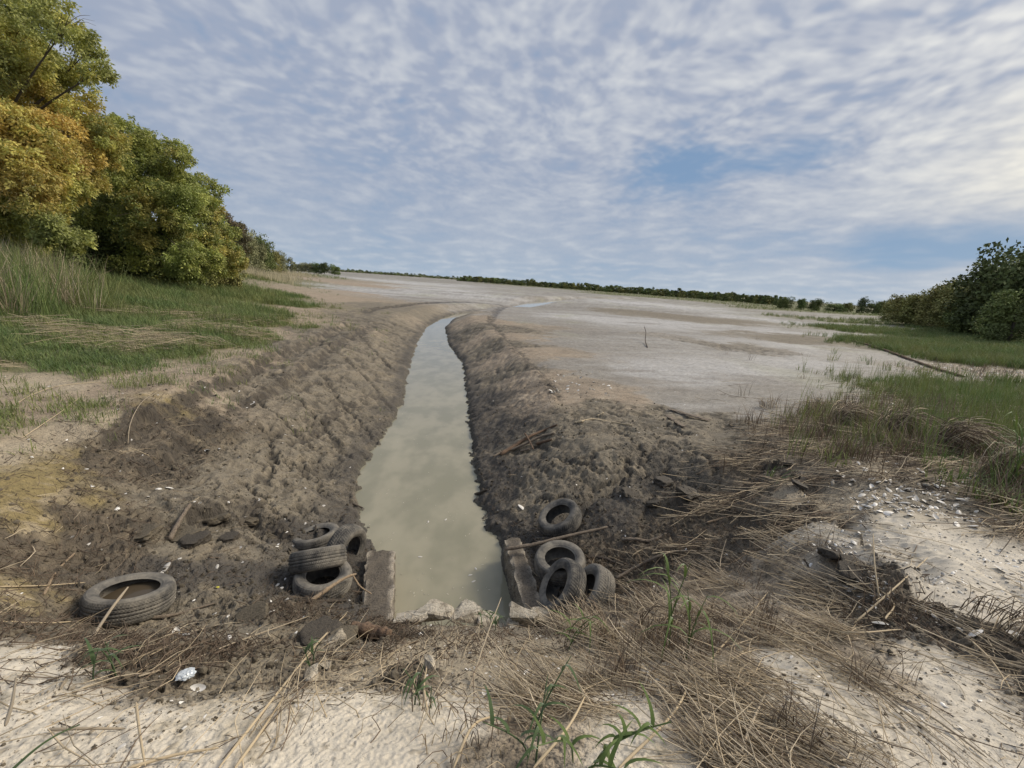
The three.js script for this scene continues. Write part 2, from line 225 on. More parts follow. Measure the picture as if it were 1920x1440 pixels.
function ground(x, z, full) {
  const r = Math.hypot(x, z);
  let h = base(x, z, full), s = channel(x, z);
  const side = chSide;
  out.s = s; let inSlot = false;
  const sc = r < 70 ? scarpAt(x, z) : [0, 0];
  h += sc[0]; out.face = sc[1];
  if (s < 12) {
    inSlot = z > -4.75 && s < 0.6;
    s += inSlot ? 0 : (0.13 * fbm(x * 1.5, z * 1.5, 3, 0.6) + 0.07 * fbm(x * 5.5, z * 5.5, 3, 0.6)) * sm(-4.6, -5.4, z);
    out.s = s;
    const k = z > -3.5 && s < 3 ? 1.5 : inSlot ? 7 : r > 48 ? 0.22 : side > 0 ? 0.33 : 0.27;
    if (r > 45) h = mix(h, 0.14, Math.exp(-((x - 1) ** 2 + (z + 61) ** 2) / 70));
    h = s < 0 ? Math.max(-0.5, 1.6 * s) : smin(h, 0.01 + k * s + 0.06 * s * s + 0.06 * sm(0, 0.12, s), inSlot ? 0.03 : 0.14);
    if (inSlot && z < -3.5 && s > 0 && s < 0.36) h = Math.min(h, 0.25);
  }
  // roughness of the ground itself, less of it on the flat bed and far away
  const wet = sm(1.6, 0.2, s), mud = full ? zoneW[MUD] + zoneW[WET] + zoneW[DARK] + 0.6 * zoneW[STRAW] + 0.5 * zoneW[MOSS] + 0.3 * zoneW[TAN] : 0.6;
  out.mudness = mud;
  const soft = full ? zoneW[SAND] + zoneW[PATH] : 0;
  if (s > -0.05) {
    const keep = sm(-0.02, 0.25, s);
    const near = r < 60, a = fbm(x * 1.1, z * 1.1, 3) * 0.045, b = near ? fbm(x * 9.1 + 3, z * 9.1, 4, 0.6) : 0, rough = near ? sm(-0.25, 0.45, fbm(x * 0.9 + 60, z * 0.9, 3) + 0.35 * out.face) : 0;
    out.lump = b; out.rough = rough; out.furrow = 0;
    const wall = inSlot && s < 0.55 ? 0.12 : 1;
    let d = a * mix(0.4, 1, mud) + (b * mix(0.006, 0.032, rough) + (near ? mix(0.012, 0.028, rough) * fbm(x * 3.1, z * 3.1 + 44, 2) : 0) - mix(0.004, 0.030, rough) * Math.abs(fbm(x * 7.3, z * 7.3 + 20, 3, 0.65))) * mix(0.2, 1, clamp(mud));
    if (r < 8) d += soft * (0.004 * N2(x * 17, z * 17) + 0.004 * N2(x * 41, z * 41)) + mud * 0.006 * N2(x * 33, z * 33);
    const clod = full ? zoneW[DARK] + 0.6 * zoneW[WET] : 0;
    if (clod > 0.05 && r < 22) d += clod * (0.075 * Math.abs(fbm(x * 5.1 + 8, z * 5.1, 4, 0.66)) + 0.022 * Math.max(0, N2(x * 21, z * 21)));
    d += out.face * (0.05 * fbm(x * 7, z * 7 + 3, 3, 0.7));
    if (full && r < 26 && s > 0.15 && s < 4 && z < -5) { const f = fbm(s * 7 + 0.5 * N2(x, z), z * 0.55, 3, 0.6) * zoneW[MUD] * sm(0.15, 0.5, s); out.furrow = f; d += 0.013 * f; }
    d *= wall;
    h += d * keep;
    // footprints and pock marks in the soft mud
    if (full && r < 24 && s > 0.25 && zoneW[MUD] > 0.3) {
      const c = Math.cos(0.6), n = Math.sin(0.6), u = (x * c + z * n) * 1.3, v = (z * c - x * n) * 2.6, [, id, f1] = worley(u, v), m = sm(0.05, 0.3, N2(x * 0.6 + 21, z * 0.6)) * (id > 0.45 ? 1 : 0) * zoneW[MUD];
      const k = m * (1 - sm(0.12, 0.34, f1 + 0.08 * N2(x * 12, z * 12))); h -= 0.05 * k; out.furrow -= 0.5 * k;
    }
    // drying cracks in the smooth mud
    out.crack = 0;
    if (full && r < 26 && zoneW[MUD] > 0.25) {
      const wx = x + 0.12 * N2(x * 2.4, z * 2.4) + 0.03 * N2(x * 9, z * 9), wz = z + 0.12 * N2(x * 2.4 + 7, z * 2.4) + 0.03 * N2(x * 9 + 4, z * 9);
      const [e, id] = worley(wx * 1.5, wz * 1.5), [e2] = worley(wx * 4.2 + 5, wz * 4.2);
      const on = sm(-0.15, 0.1, N2(x * 0.5 + 3, z * 0.5)), w = 0.035 + r * 0.0105;
      const c = Math.max((1 - sm(0, w, e)) * on, (1 - sm(0, w * 2, e2)) * 0.8 * sm(0.25, 0.5, N2(x * 0.9 + 13, z * 0.9)));
      out.crack = c * 0.8 * sm(0.25, 0.6, zoneW[MUD]);
      const cd = crackAt(x, z), cw = 0.012 + 0.0028 * r; out.crack = Math.max(out.crack, 1 - sm(cw * 0.4, cw * 1.3, cd)); h += 0.02 * Math.exp(-((cd - 0.12) ** 2) / 0.006);
      h -= out.crack * 0.055; h += (id - 0.5) * 0.02 * on * zoneW[MUD];
    }
  } else { out.crack = 0; out.lump = 0; out.rough = 0; out.furrow = 0; }
  return h;
}
function gh(x, z) { return ground(x, z, true); }
// the first point along a pixel's ray that lies `lift` above the ground
function hit(px, py, lift = 0) {
  const d = ray(px, py); let t0 = 0.8, t1 = 0.8;
  for (let i = 0; i < 500; i++) { t1 = t0 * 1.012 + 0.002; if (CAM_H + d.y * t1 < ground(d.x * t1, d.z * t1, true) + lift) break; t0 = t1; }
  for (let i = 0; i < 18; i++) { const t = (t0 + t1) / 2; if (CAM_H + d.y * t < ground(d.x * t, d.z * t, true) + lift) t1 = t; else t0 = t; }
  return V(d.x * t1, CAM_H + d.y * t1, d.z * t1);
}

// ---------------------------------------------------------------- textures of the ground
function dataTex(n, f, srgb) {
  const d = new Uint8Array(n * n * 4);
  for (let j = 0; j < n; j++) for (let i = 0; i < n; i++) { const c = f(i / n, j / n), o = (j * n + i) * 4; d[o] = d[o + 1] = d[o + 2] = clamp(c) * 255; d[o + 3] = 255; }
  const t = new THREE.DataTexture(d, n, n); t.wrapS = t.wrapT = THREE.RepeatWrapping; t.magFilter = THREE.LinearFilter; t.minFilter = THREE.LinearMipmapLinearFilter; if (srgb) t.colorSpace = THREE.SRGBColorSpace; t.needsUpdate = true; return t;
}
function tileNoise(u, v, f, o = 3, g = 0.55, seed = 0) { // seamless: blend of shifted copies
  const A = (a, b) => fbm(a * f + seed, b * f - seed, o, g), su = sm(0.7, 1, u), sv = sm(0.7, 1, v);
  return mix(mix(A(u, v), A(u - 1, v), su), mix(A(u, v - 1), A(u - 1, v - 1), su), sv);
}
const grit = dataTex(1024, (u, v) => { const a = tileNoise(u, v, 22, 5, 0.62, 3), b = tileNoise(u, v, 70, 3, 0.6, 8), c = tileNoise(u, v, 9, 3, 0.5, 15); return 0.5 + 0.26 * a + 0.2 * b - 0.22 * Math.abs(c); });
const fineSpeck = dataTex(1024, (u, v) => { const a = tileNoise(u, v, 34, 4, 0.62, 83), b = tileNoise(u, v, 120, 2, 0.7, 88), c = tileNoise(u, v, 7, 4, 0.6, 92); return 0.84 + 0.07 * a + 0.10 * b + 0.09 * c - 0.45 * sm(0.42, 0.62, b) * sm(0.0, 0.4, c) - 0.25 * sm(0.4, 0.6, -a); });
const speck = dataTex(1024, (u, v) => { const a = tileNoise(u, v, 30, 4, 0.6, 33), b = tileNoise(u, v, 110, 3, 0.7, 38), c = tileNoise(u, v, 13, 4, 0.65, 52); return 0.82 + 0.20 * a + 0.18 * b + 0.10 * c - 0.40 * sm(0.25, 0.6, -b) - 0.34 * sm(0.2, 0.55, -a) - 0.2 * sm(0.06, 0.0, Math.abs(c)); });
const groundMat = new THREE.MeshStandardMaterial({ vertexColors: true, map: speck, bumpMap: grit, bumpScale: 0.020, roughness: 0.84 });
const sandMat = new THREE.MeshStandardMaterial({ vertexColors: true, map: fineSpeck, bumpMap: fineSpeck, bumpScale: 0.010, roughness: 0.92 });
const meadowMat = groundMat, bedMat = new THREE.MeshStandardMaterial({ vertexColors: true, map: speck, bumpMap: grit, bumpScale: 0.010, roughness: 0.56 });

// ---------------------------------------------------------------- the ground sheet
{
  const ang = [], rad = [];
  for (let a = -76; a <= 76.001; a += 0.205) ang.push(a * RAD);
  for (let a = 80; a < 284; a += 6) ang.push(a * RAD);
  for (let r = 0.35; r < 1.15; r *= 1.03) rad.push(r);
  for (let r = 1.15; r < 11; r *= 1.0035) rad.push(r);
  for (let r = 11; r < 60; r *= 1.0075) rad.push(r);
  for (let r = 60; r < 6500; r *= 1.03) rad.push(r);
  const nA = ang.length, nR = rad.length, pos = new Float32Array((nA * nR + 1) * 3), col = new Float32Array((nA * nR + 1) * 3), uv = new Float32Array((nA * nR + 1) * 2), zone = new Uint8Array(nA * nR + 1);
  const c = [0, 0, 0];
  function vertex(k, x, z) {
    const h = ground(x, z, true), r = Math.hypot(x, z), s = out.s;
    pos[k * 3] = x; pos[k * 3 + 1] = r > 400 ? mix(h, 1, 0.5) : h; pos[k * 3 + 2] = z;
    uv[k * 2] = x / 1.7; uv[k * 2 + 1] = z / 1.7;
    const n1 = fbm(x * 0.9 + 5, z * 0.9, 3), n2 = r < 30 ? fbm(x * 4.3, z * 4.3 + 11, 3) : 0, n3 = r < 12 ? N2(x * 23, z * 23) : 0;
    c[0] = c[1] = c[2] = 0;
    for (let i = 0; i < 11; i++) if (zoneW[i] > 0.003) for (let q = 0; q < 3; q++) c[q] += zoneW[i] * COLORS[i][q];
    const to = (t, R_, G, B) => { c[0] = mix(c[0], R_, t); c[1] = mix(c[1], G, t); c[2] = mix(c[2], B, t); };
    // streaks of salt and of damp mud on the bed
    const bed = zoneW[BED] + zoneW[SALT];
    if (bed > 0.05) {
      const st = fbm(x * 0.035, (z + 0.25 * x) * 0.16, 4, 0.6), st2 = fbm(x * 0.16, (z + 0.25 * x) * 0.6 + 30, 4, 0.6);
      to(bed * sm(0.05, 0.5, st + 0.4 * st2) * 0.45, 0.43, 0.415, 0.39);
      to(bed * sm(0.05, 0.45, -st + 0.5 * st2) * 0.65, 0.165, 0.14, 0.105);
      to(bed * 0.35 * sm(0.2, 0.6, fbm(x * 0.09 + 8, z * 0.06, 3)), 0.33, 0.33, 0.20);
      if (r < 40) to(bed * 0.45 * sm(0.0, 0.45, n2), 0.16, 0.142, 0.115);
      if (r < 90) { const w = N2(x * 57.3, z * 57.3) * 0.5 + 0.5; to(bed * 0.5 * w * w, 0.135, 0.12, 0.098); to(bed * 0.35 * (1 - w) ** 3, 0.45, 0.43, 0.40); }
    }
    const sandy = zoneW[SAND] + 0.5 * zoneW[TAN];
    to(sandy * sm(0.18, 0.55, n1 * 0.7 + n2 * 0.6) * 0.6, 0.30, 0.26, 0.19);
    to(sandy * 0.6 * sm(0.35, 0.75, n2 * 0.6 + 0.6 * n3), 0.13, 0.11, 0.08);
    to(zoneW[STRAW] * sm(0.0, 0.5, n2 + 0.3 * n1) * 0.8, 0.36, 0.31, 0.24);
    to(zoneW[STRAW] * sm(0.0, 0.4, -n2) * 0.6, 0.09, 0.075, 0.055);
    to(zoneW[MUD] * sm(0.1, 0.55, n1) * 0.5, 0.20, 0.165, 0.115);
    to((zoneW[MUD] + zoneW[DARK]) * sm(0.0, 0.4, -n2 - 0.2 * n1) * mix(0.12, 0.75, Math.max(out.rough, zoneW[DARK])), 0.066, 0.055, 0.042);
    to(zoneW[DARK] * sm(0.15, 0.5, n2) * 0.5, 0.16, 0.13, 0.09);
    to((zoneW[PATH] + zoneW[MOSS]) * sm(0.05, 0.5, n2 * 0.6 + n1 * 0.6) * 0.55, 0.34, 0.29, 0.225);
    to(zoneW[PATH] * sm(0.1, 0.5, -n2) * 0.4, 0.15, 0.12, 0.085);
    to(zoneW[GRASS] * sm(-0.1, 0.5, n1 + 0.5 * n2) * 0.7 * sm(60, 20, r), 0.24, 0.195, 0.13);
    // broken faces and open cracks show fresh dark mud; the water's edge stays wet
    if (r < 70) to(sm(0.3, 0.75, out.face) * 0.92, 0.050, 0.042, 0.033);
    to(zoneW[MUD] * sm(0.05, 0.4, out.furrow) * 0.45, 0.235, 0.20, 0.145); to(zoneW[MUD] * sm(0.08, 0.4, -out.furrow) * 0.55, 0.085, 0.072, 0.054);
    to(out.crack * 0.9, 0.042, 0.036, 0.029);
    const damp = sm(0.75, 0.0, s + 0.35 * n1) * (r < 48 ? 1 : 0.6);
    to(damp * 0.85, 0.062, 0.055, 0.047);
    to(sm(0.06, -0.02, s) * 0.6, 0.10, 0.095, 0.075);
    const f = 1.32 * (1 + 0.10 * n1 + 0.10 * n2 + 0.05 * n3); // the speckle texture averages about 0.8
    for (let q = 0; q < 3; q++) col[k * 3 + q] = Math.max(0.01, c[q] * f);
    zone[k] = bed > 0.5 ? 1 : zoneW[GRASS] > 0.55 ? 2 : sandy > 0.6 ? 3 : 0;
  }
  for (let i = 0; i < nR; i++) for (let j = 0; j < nA; j++) vertex(i * nA + j, Math.sin(ang[j]) * rad[i], -Math.cos(ang[j]) * rad[i]);
  const C = nA * nR; vertex(C, 0, 0);
  const idx = [[], [], [], []];
  for (let j = 0; j < nA; j++) idx[0].push(C, (j + 1) % nA, j);
  for (let i = 0; i + 1 < nR; i++) for (let j = 0; j < nA; j++) {
    const a = i * nA + j, b = i * nA + (j + 1) % nA, d = a + nA, e = b + nA, L = idx[zone[a]];
    L.push(a, b, e, a, e, d);
  }
  const P = new THREE.BufferAttribute(pos, 3), Cc = new THREE.BufferAttribute(col, 3), U = new THREE.BufferAttribute(uv, 2);
  const whole = new THREE.BufferGeometry(); whole.setAttribute('position', P); const all = new Uint32Array(idx.reduce((q, l) => q + l.length, 0)); { let o = 0; for (const l of idx) for (let q = 0; q < l.length; q++) all[o++] = l[q]; } whole.setIndex(new THREE.BufferAttribute(all, 1));
  whole.computeVertexNormals();
  const Nn = whole.attributes.normal;
  [['ground', groundMat, 'bare ground of trodden path and dark eroded mud round the channel'], ['lake_bed', bedMat, 'flat dried bed of the drained pond, grey mud with pale salt streaks'], ['meadow', meadowMat, 'earth under the grass on the banks of the drained pond'], ['sand', sandMat, 'pale sand in the foreground and on the bench at right']].forEach(([name, m, label], q) => {
    // each piece keeps only its own vertices
    const map = new Int32Array(C + 1).fill(-1), src = idx[q], ni = new Uint32Array(src.length), pick = [];
    for (let i = 0; i < src.length; i++) { const v = src[i]; if (map[v] < 0) { map[v] = pick.length; pick.push(v); } ni[i] = map[v]; }
    const g = new THREE.BufferGeometry();
    for (const [an, A, w] of [['position', P, 3], ['normal', Nn, 3], ['color', Cc, 3], ['uv', U, 2]]) { const arr = new Float32Array(pick.length * w); pick.forEach((v, i) => { for (let e = 0; e < w; e++) arr[i * w + e] = A.array[v * w + e]; }); g.setAttribute(an, new THREE.BufferAttribute(arr, w)); }
    g.setIndex(new THREE.BufferAttribute(ni, 1));
    top(name, g, m, label, null, null, 'structure');
  });
}

// ---------------------------------------------------------------- water
{
  const n = 1024, d = new Uint8Array(n * n * 4); // turbid silt clouds: 24 m x 24 m of channel
  for (let j = 0; j < n; j++) for (let i = 0; i < n; i++) {
    const x = (i / n - 0.5) * 12 - 2, z = -3 - (j / n) * 24, o = (j * n + i) * 4;
    const a = fbm(x * 0.9 + 3, z * 0.55, 4, 0.5), b = fbm(x * 2.4, z * 1.5 + 9, 3), t = sm(-0.5, 0.55, a + 0.35 * b);
    const c = [mix(0.225, 0.295, t), mix(0.217, 0.277, t), mix(0.157, 0.205, t)];
    for (let q = 0; q < 3; q++) d[o + q] = 255 * Math.pow(c[q] * 1.0, 1 / 2.2); d[o + 3] = 255;
  }
  const t = new THREE.DataTexture(d, n, n); t.colorSpace = THREE.SRGBColorSpace; t.magFilter = THREE.LinearFilter; t.minFilter = THREE.LinearMipmapLinearFilter; t.wrapS = t.wrapT = THREE.MirroredRepeatWrapping; t.needsUpdate = true;
  const L = [], Rr = [], dn = CH.length, vs = [], uvs = [], ix = [];
  for (let i = 0; i < dn; i++) {
    const a = CH[Math.max(0, i - 1)], b = CH[Math.min(dn - 1, i + 1)], dx = b[0] - a[0], dz = b[1] - a[1], l = Math.hypot(dx, dz), nx = -dz / l, nz = dx / l, w = CH[i][2] + (i < 2 ? 0.06 : 0.6);
    for (const s of [-1, 1]) { const x = CH[i][0] + s * nx * w, z = (i ? CH[i][1] : -3.05) + (i < 2 ? 0 : s * nz * w); vs.push(x, 0, z); uvs.push((x + 2) / 12 + 0.5, (-3 - z) / 24); }
    if (i) { const k = i * 2; ix.push(k - 2, k - 1, k + 1, k - 2, k + 1, k); }
  }
  const g = new THREE.BufferGeometry(); g.setAttribute('position', new THREE.Float32BufferAttribute(vs, 3)); g.setAttribute('uv', new THREE.Float32BufferAttribute(uvs, 2)); g.setIndex(ix); g.computeVertexNormals();
  if (g.attributes.normal.getY(0) < 0) { g.setIndex(ix.reverse()); g.computeVertexNormals(); }
  const ripple = dataTex(512, (u, v) => 0.5 + 0.4 * tileNoise(u, v, 6, 3, 0.5, 71));
  ripple.repeat.set(8, 16);
  const m = new THREE.MeshPhysicalMaterial({ map: t, roughness: 0.03, ior: 1.33, bumpMap: ripple, bumpScale: 0.0009 });
  top('water', g, m, 'murky olive water lying in the narrow channel', null, null, 'structure');
}

// ---------------------------------------------------------------- concrete of the channel head
function roughBlock(w, h, d, seed, amp = 0.012, seg = 0.035) { // a box with worn, chipped faces
  const g0 = new THREE.BoxGeometry(w, h, d, Math.max(2, Math.round(w / seg)), Math.max(2, Math.round(h / seg)), Math.max(2, Math.round(d / seg)));
  g0.deleteAttribute('normal'); g0.deleteAttribute('uv');
  const g = mergeVertices(g0), p = g.attributes.position, uv = new Float32Array(p.count * 2);
  for (let i = 0; i < p.count; i++) {
    let x = p.getX(i), y = p.getY(i), z = p.getZ(i);
    const ex = Math.abs(x) / (w / 2), ey = Math.abs(y) / (h / 2), ez = Math.abs(z) / (d / 2), edge = (ex > 0.9) + (ey > 0.9) + (ez > 0.9);
    const n = N3(x * 9 + seed, y * 9, z * 9), n2 = N3(x * 28, y * 28 + seed, z * 28), chip = edge > 1 ? 0.004 + 0.022 * Math.max(0, N3(x * 5 + seed, y * 5, z * 5)) : 0;
    const k = amp * n + amp * 0.5 * n2 - chip;
    x += Math.sign(x) * (ex > 0.98 ? k : 0); y += Math.sign(y) * (ey > 0.98 ? k : 0); z += Math.sign(z) * (ez > 0.98 ? k : 0);
    p.setXYZ(i, x, y, z); uv[i * 2] = (x + y * 0.4) / 0.9; uv[i * 2 + 1] = (z + y) / 0.9;
  }
  g.setAttribute('uv', new THREE.BufferAttribute(uv, 2)); g.computeVertexNormals(); return toCreasedNormals(g, 0.7);
}
function paint(g, f) { const p = g.attributes.position, n = g.attributes.normal, c = new Float32Array(p.count * 3); for (let i = 0; i < p.count; i++) { const q = f(p.getX(i), p.getY(i), p.getZ(i), n ? n.getY(i) : 0); c[i * 3] = q[0]; c[i * 3 + 1] = q[1]; c[i * 3 + 2] = q[2]; } g.setAttribute('color', new THREE.BufferAttribute(c, 3)); return g; }
const concreteMat = new THREE.MeshStandardMaterial({ vertexColors: true, map: speck, bumpMap: grit, bumpScale: 0.012, roughness: 0.88 });
const mix3 = (a, b, t) => [mix(a[0], b[0], t), mix(a[1], b[1], t), mix(a[2], b[2], t)];
function wall(a, b, yTop, yBot, thick, side, lean, label, seed) { // a and b are the ends of the top inner edge
  const len = Math.hypot(b.x - a.x, b.z - a.z), g = roughBlock(thick, yTop - yBot, len, seed);
  paint(g, (x, y, z, ny) => { const up = sm((yTop - yBot) / 2 - 0.06, (yTop - yBot) / 2, y), n = N3(x * 6 + seed, y * 6, z * 6) * 0.5 + 0.5, inner = sm(0.25, 0.5, -side * x / thick); let c = mix3([0.14, 0.12, 0.095], [0.30, 0.27, 0.22], n * 0.8); if (up > 0.5) c = mix3([0.115, 0.098, 0.078], [0.36, 0.32, 0.26], sm(0.3, 0.5, Math.abs(x) / thick * (0.7 + 0.6 * n))); else c = mix3(c, [0.10, 0.093, 0.068], sm(-0.02, -0.2, y) * 0.8); return c.map((v) => v * 1.2); });
  const m = top('concrete_wall', g, concreteMat, label, 'wall');
  const mid = a.clone().add(b).multiplyScalar(0.5), dirn = V(b.x - a.x, 0, b.z - a.z).normalize();
  const yaw = Math.atan2(dirn.x, dirn.z), nx = Math.cos(yaw), nz = -Math.sin(yaw); // local +x
  m.rotation.order = 'YXZ'; m.rotation.y = yaw; m.rotation.z = lean;
  const off = side * thick / 2 * (nx > 0 ? 1 : -1);
  m.position.set(mid.x + nx * off, (yTop + yBot) / 2, mid.z + nz * off);
  return m;
}
wall(at(737, 1168, 0.33), at(741, 1030, 0.33), 0.33, -0.5, 0.30, -1, 0, 'muddy concrete side wall on the left of the channel head', 3);
wall(at(988, 1150, 0.36), at(948, 1006, 0.40), 0.38, -0.5, 0.20, 1, -0.05, 'leaning concrete side wall on the right of the channel head', 9);
function shardGeo(w, h, d, seed) { // an angular lump of broken concrete
  const q = rng(seed), pts = []; for (let i = 0; i < 15; i++) { const v = V(q() * 2 - 1, q() * 2 - 1, q() * 2 - 1), m = Math.max(Math.abs(v.x), Math.abs(v.y), Math.abs(v.z)); v.multiplyScalar((0.72 + 0.28 * q()) / m); pts.push(V(v.x * w / 2, v.y * h / 2, v.z * d / 2)); }
  let g = new ConvexGeometry(pts); g = new TessellateModifier(0.03, 4).modify(g); const p = g.attributes.position;
  for (let i = 0; i < p.count; i++) { const x = p.getX(i), y = p.getY(i), z = p.getZ(i), k = 0.006 * N3(x * 30 + seed, y * 30, z * 30) + 0.008 * N3(x * 12, y * 12 + seed, z * 12); const l = Math.hypot(x, y, z) || 1; p.setXYZ(i, x + x / l * k, y + y / l * k, z + z / l * k); }
  const uv = new Float32Array(p.count * 2); for (let i = 0; i < p.count; i++) { uv[i * 2] = (p.getX(i) + p.getY(i) * 0.5) / 0.9; uv[i * 2 + 1] = (p.getZ(i) + p.getY(i) * 0.5) / 0.9; } g.setAttribute('uv', new THREE.BufferAttribute(uv, 2));
  g.computeVertexNormals(); return toCreasedNormals(g, 0.5);
}
function slabAt(px, py, y, w, h, d, yaw, tilt, seed, name, label, category, dull = 0) {
  const g = shardGeo(w, h, d, seed); paint(g, (x, yy, z) => { const n = N3(x * 7 + seed, yy * 7, z * 7) * 0.5 + 0.5, m = sm(0.55, 0.8, N3(x * 16, yy * 16 + seed, z * 16) * 0.5 + 0.5); return mix3(mix3([0.36, 0.315, 0.245], [0.58, 0.53, 0.44], n), [0.13, 0.11, 0.08], m * 0.7 + dull).map((v) => v * 1.2); });
  const m = top(name, g, concreteMat, label, category), p = at(px, py, y); m.position.copy(p); m.rotation.set(tilt, yaw, tilt * 0.6); return m;
}
[[772, 1160, 0.35, 0.22, 0.15, 0.20, 0.2, 0.1, 31, 'leftmost pale broken piece of the concrete ledge across the channel end'], [822, 1152, 0.36, 0.28, 0.15, 0.20, -0.1, -0.05, 32, 'largest flat pale piece of the broken concrete ledge'], [872, 1154, 0.36, 0.24, 0.15, 0.2, 0.15, 0.08, 33, 'pale piece in the middle of the broken concrete ledge'], [912, 1166, 0.34, 0.17, 0.15, 0.18, -0.3, -0.2, 34, 'jagged piece sloping to the water at the right of the broken ledge'], [936, 1182, 0.34, 0.13, 0.15, 0.14, 0.7, 0.25, 35, 'small jagged piece in front of the broken ledge'], [978, 1162, 0.41, 0.2, 0.17, 0.16, -0.35, 0.15, 36, 'pale upright chunk at the foot of the right leaning wall'], [1012, 1160, 0.38, 0.15, 0.15, 0.13, 0.3, -0.1, 37, 'squarish concrete lump beside the tyres at the right wall foot'], [958, 1178, 0.38, 0.12, 0.1, 0.12, 0.9, 0.1, 38, 'small concrete crumb left of the upright chunk']].forEach(([px, py, y, w, h, d, yaw, tilt, seed, l]) => slabAt(px, py, y + 0.015, w * 1.45, h * 1.1, d * 1.15, yaw, tilt, seed, 'concrete_chunk', l, 'concrete'));
[[805, 1250, 1.18, 0.10, 0.11, 0.08, 'pale angular stone in the slope below the channel end'], [632, 1205, 1.0, 0.15, 0.11, 0.12, 'rounded mossy stone below the short brown log'], [585, 1265, 1.34, 0.09, 0.07, 0.07, 'pale stone on the slope at the left of the small green sprout'], [610, 1250, 1.3, 0.07, 0.06, 0.06, 'small pale stone beside the pale stone on the left slope']].forEach(([px, py, y, w, h, d, l], i) => { const m = slabAt(px, py, y, w, h, d, i, 0.1, 50 + i, 'stone', l, 'stone', i === 1 ? 0.35 : 0); m.position.copy(hit(px, py, 0.015)); });

// ---------------------------------------------------------------- tyres
const rubberMat = new THREE.MeshStandardMaterial({ vertexColors: true, roughness: 0.82, bumpMap: grit, bumpScale: 0.003 });
function ring(profile, seg, disp) { // profile: [radius, height] pairs round the axis y
  const n = profile.length, v = [], uv = [], ix = [];
  for (let i = 0; i <= seg; i++) { const a = i / seg * Math.PI * 2; for (let j = 0; j < n; j++) { let [r, y] = profile[j]; if (disp) r += disp(a, j / (n - 1), y); v.push(Math.cos(a) * r, y, Math.sin(a) * r); uv.push(a * 0.35, y / 0.9); } }
  for (let i = 0; i < seg; i++) for (let j = 0; j + 1 < n; j++) { const a = i * n + j, b = a + n; ix.push(a, a + 1, b, b, a + 1, b + 1); }
  const g = new THREE.BufferGeometry(); g.setAttribute('position', new THREE.Float32BufferAttribute(v, 3)); g.setAttribute('uv', new THREE.Float32BufferAttribute(uv, 2)); g.setIndex(ix); g.computeVertexNormals();
  const q = g.attributes.normal; for (let j = 0; j < n; j++) { const a = j, b = seg * n + j; const x = q.getX(a) + q.getX(b), y = q.getY(a) + q.getY(b), z = q.getZ(a) + q.getZ(b), l = Math.hypot(x, y, z) || 1; q.setXYZ(a, x / l, y / l, z / l); q.setXYZ(b, x / l, y / l, z / l); }
  return g;
}
function tyreParts(Rt, W, rim, style, seed, dust) {
  const S = 240, tread = [], side = [], inner = [], hw = W / 2, sh = Rt - 0.018;
  for (let j = 0; j <= 44; j++) { const t = j / 22 - 1; tread.push([Rt - 0.014 * t * t * t * t - 0.004 * t * t, t * hw * 0.86]); }
  const pitch = style ? 64 : 80;
  const blocks = (a, t, y) => {
    const u = Math.abs(t * 2 - 1), n = Math.round(0);
    const grooves = [0.17, 0.5].some((g) => Math.abs(u - g) < 0.035) ? 1 : 0;
    const ph = a / (2 * Math.PI) * pitch + (style ? 1.2 * u * Math.sign(t - 0.5) : 2.0 * (t - 0.5) * 2), fr = ph - Math.floor(ph);
    const cut = u > 0.08 && fr < 0.24 ? 0.8 : 0, sipe = Math.abs(fr - 0.62) < 0.05 ? 0.4 : 0;
    return -0.009 * Math.max(grooves, cut, sipe) + 0.002 * N3(Math.cos(a) * 3, y * 9 + seed, Math.sin(a) * 3);
  };
  for (let j = 0; j <= 20; j++) { const t = j / 20, b = Math.sin(Math.PI * clamp(t * 1.02)) ** 0.9; const r = mix(sh, rim, t), y = hw * (0.86 + 0.20 * b * (1 - 0.25 * t) - 0.14 * t); const rib = (Math.abs(t - 0.16) < 0.03 || Math.abs(t - 0.8) < 0.04) ? 0.003 : 0; side.push([r, y + rib]); }
  for (let j = 0; j <= 16; j++) { const t = j / 16 - 1 / 1, q = j / 16 * 2 - 1; inner.push([rim + (Rt - 0.03 - rim) * Math.sqrt(Math.max(0, 1 - Math.abs(q) ** 3)) * 0.92, -q * hw * 0.72]); }
  const col = (x, y, z, ny) => { const n = N3(x * 5 + seed, y * 5, z * 5) * 0.6 + N3(x * 17, y * 17 + seed, z * 17) * 0.3 + N3(x * 46, y * 46, z * 46 + seed) * 0.25; return mix3([0.048, 0.047, 0.046], [0.235, 0.215, 0.18], clamp(dust + n * 0.75) * 0.9); };
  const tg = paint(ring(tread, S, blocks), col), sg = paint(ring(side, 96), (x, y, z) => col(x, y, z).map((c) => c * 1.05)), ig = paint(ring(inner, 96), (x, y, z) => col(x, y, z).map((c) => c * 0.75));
  const sg2 = sg.clone(); sg2.scale(1, -1, 1); const a = sg2.index.array; for (let i = 0; i < a.length; i += 3) { const t = a[i]; a[i] = a[i + 1]; a[i + 1] = t; } sg2.computeVertexNormals();
  return { tg, sg, sg2, ig };
}
const tyreKinds = [tyreParts(0.285, 0.20, 0.18, 0, 1, 0.55), tyreParts(0.265, 0.20, 0.15, 1, 5, 0.6), tyreParts(0.265, 0.205, 0.155, 0, 9, 0.5), tyreParts(0.27, 0.195, 0.158, 1, 14, 0.34)];
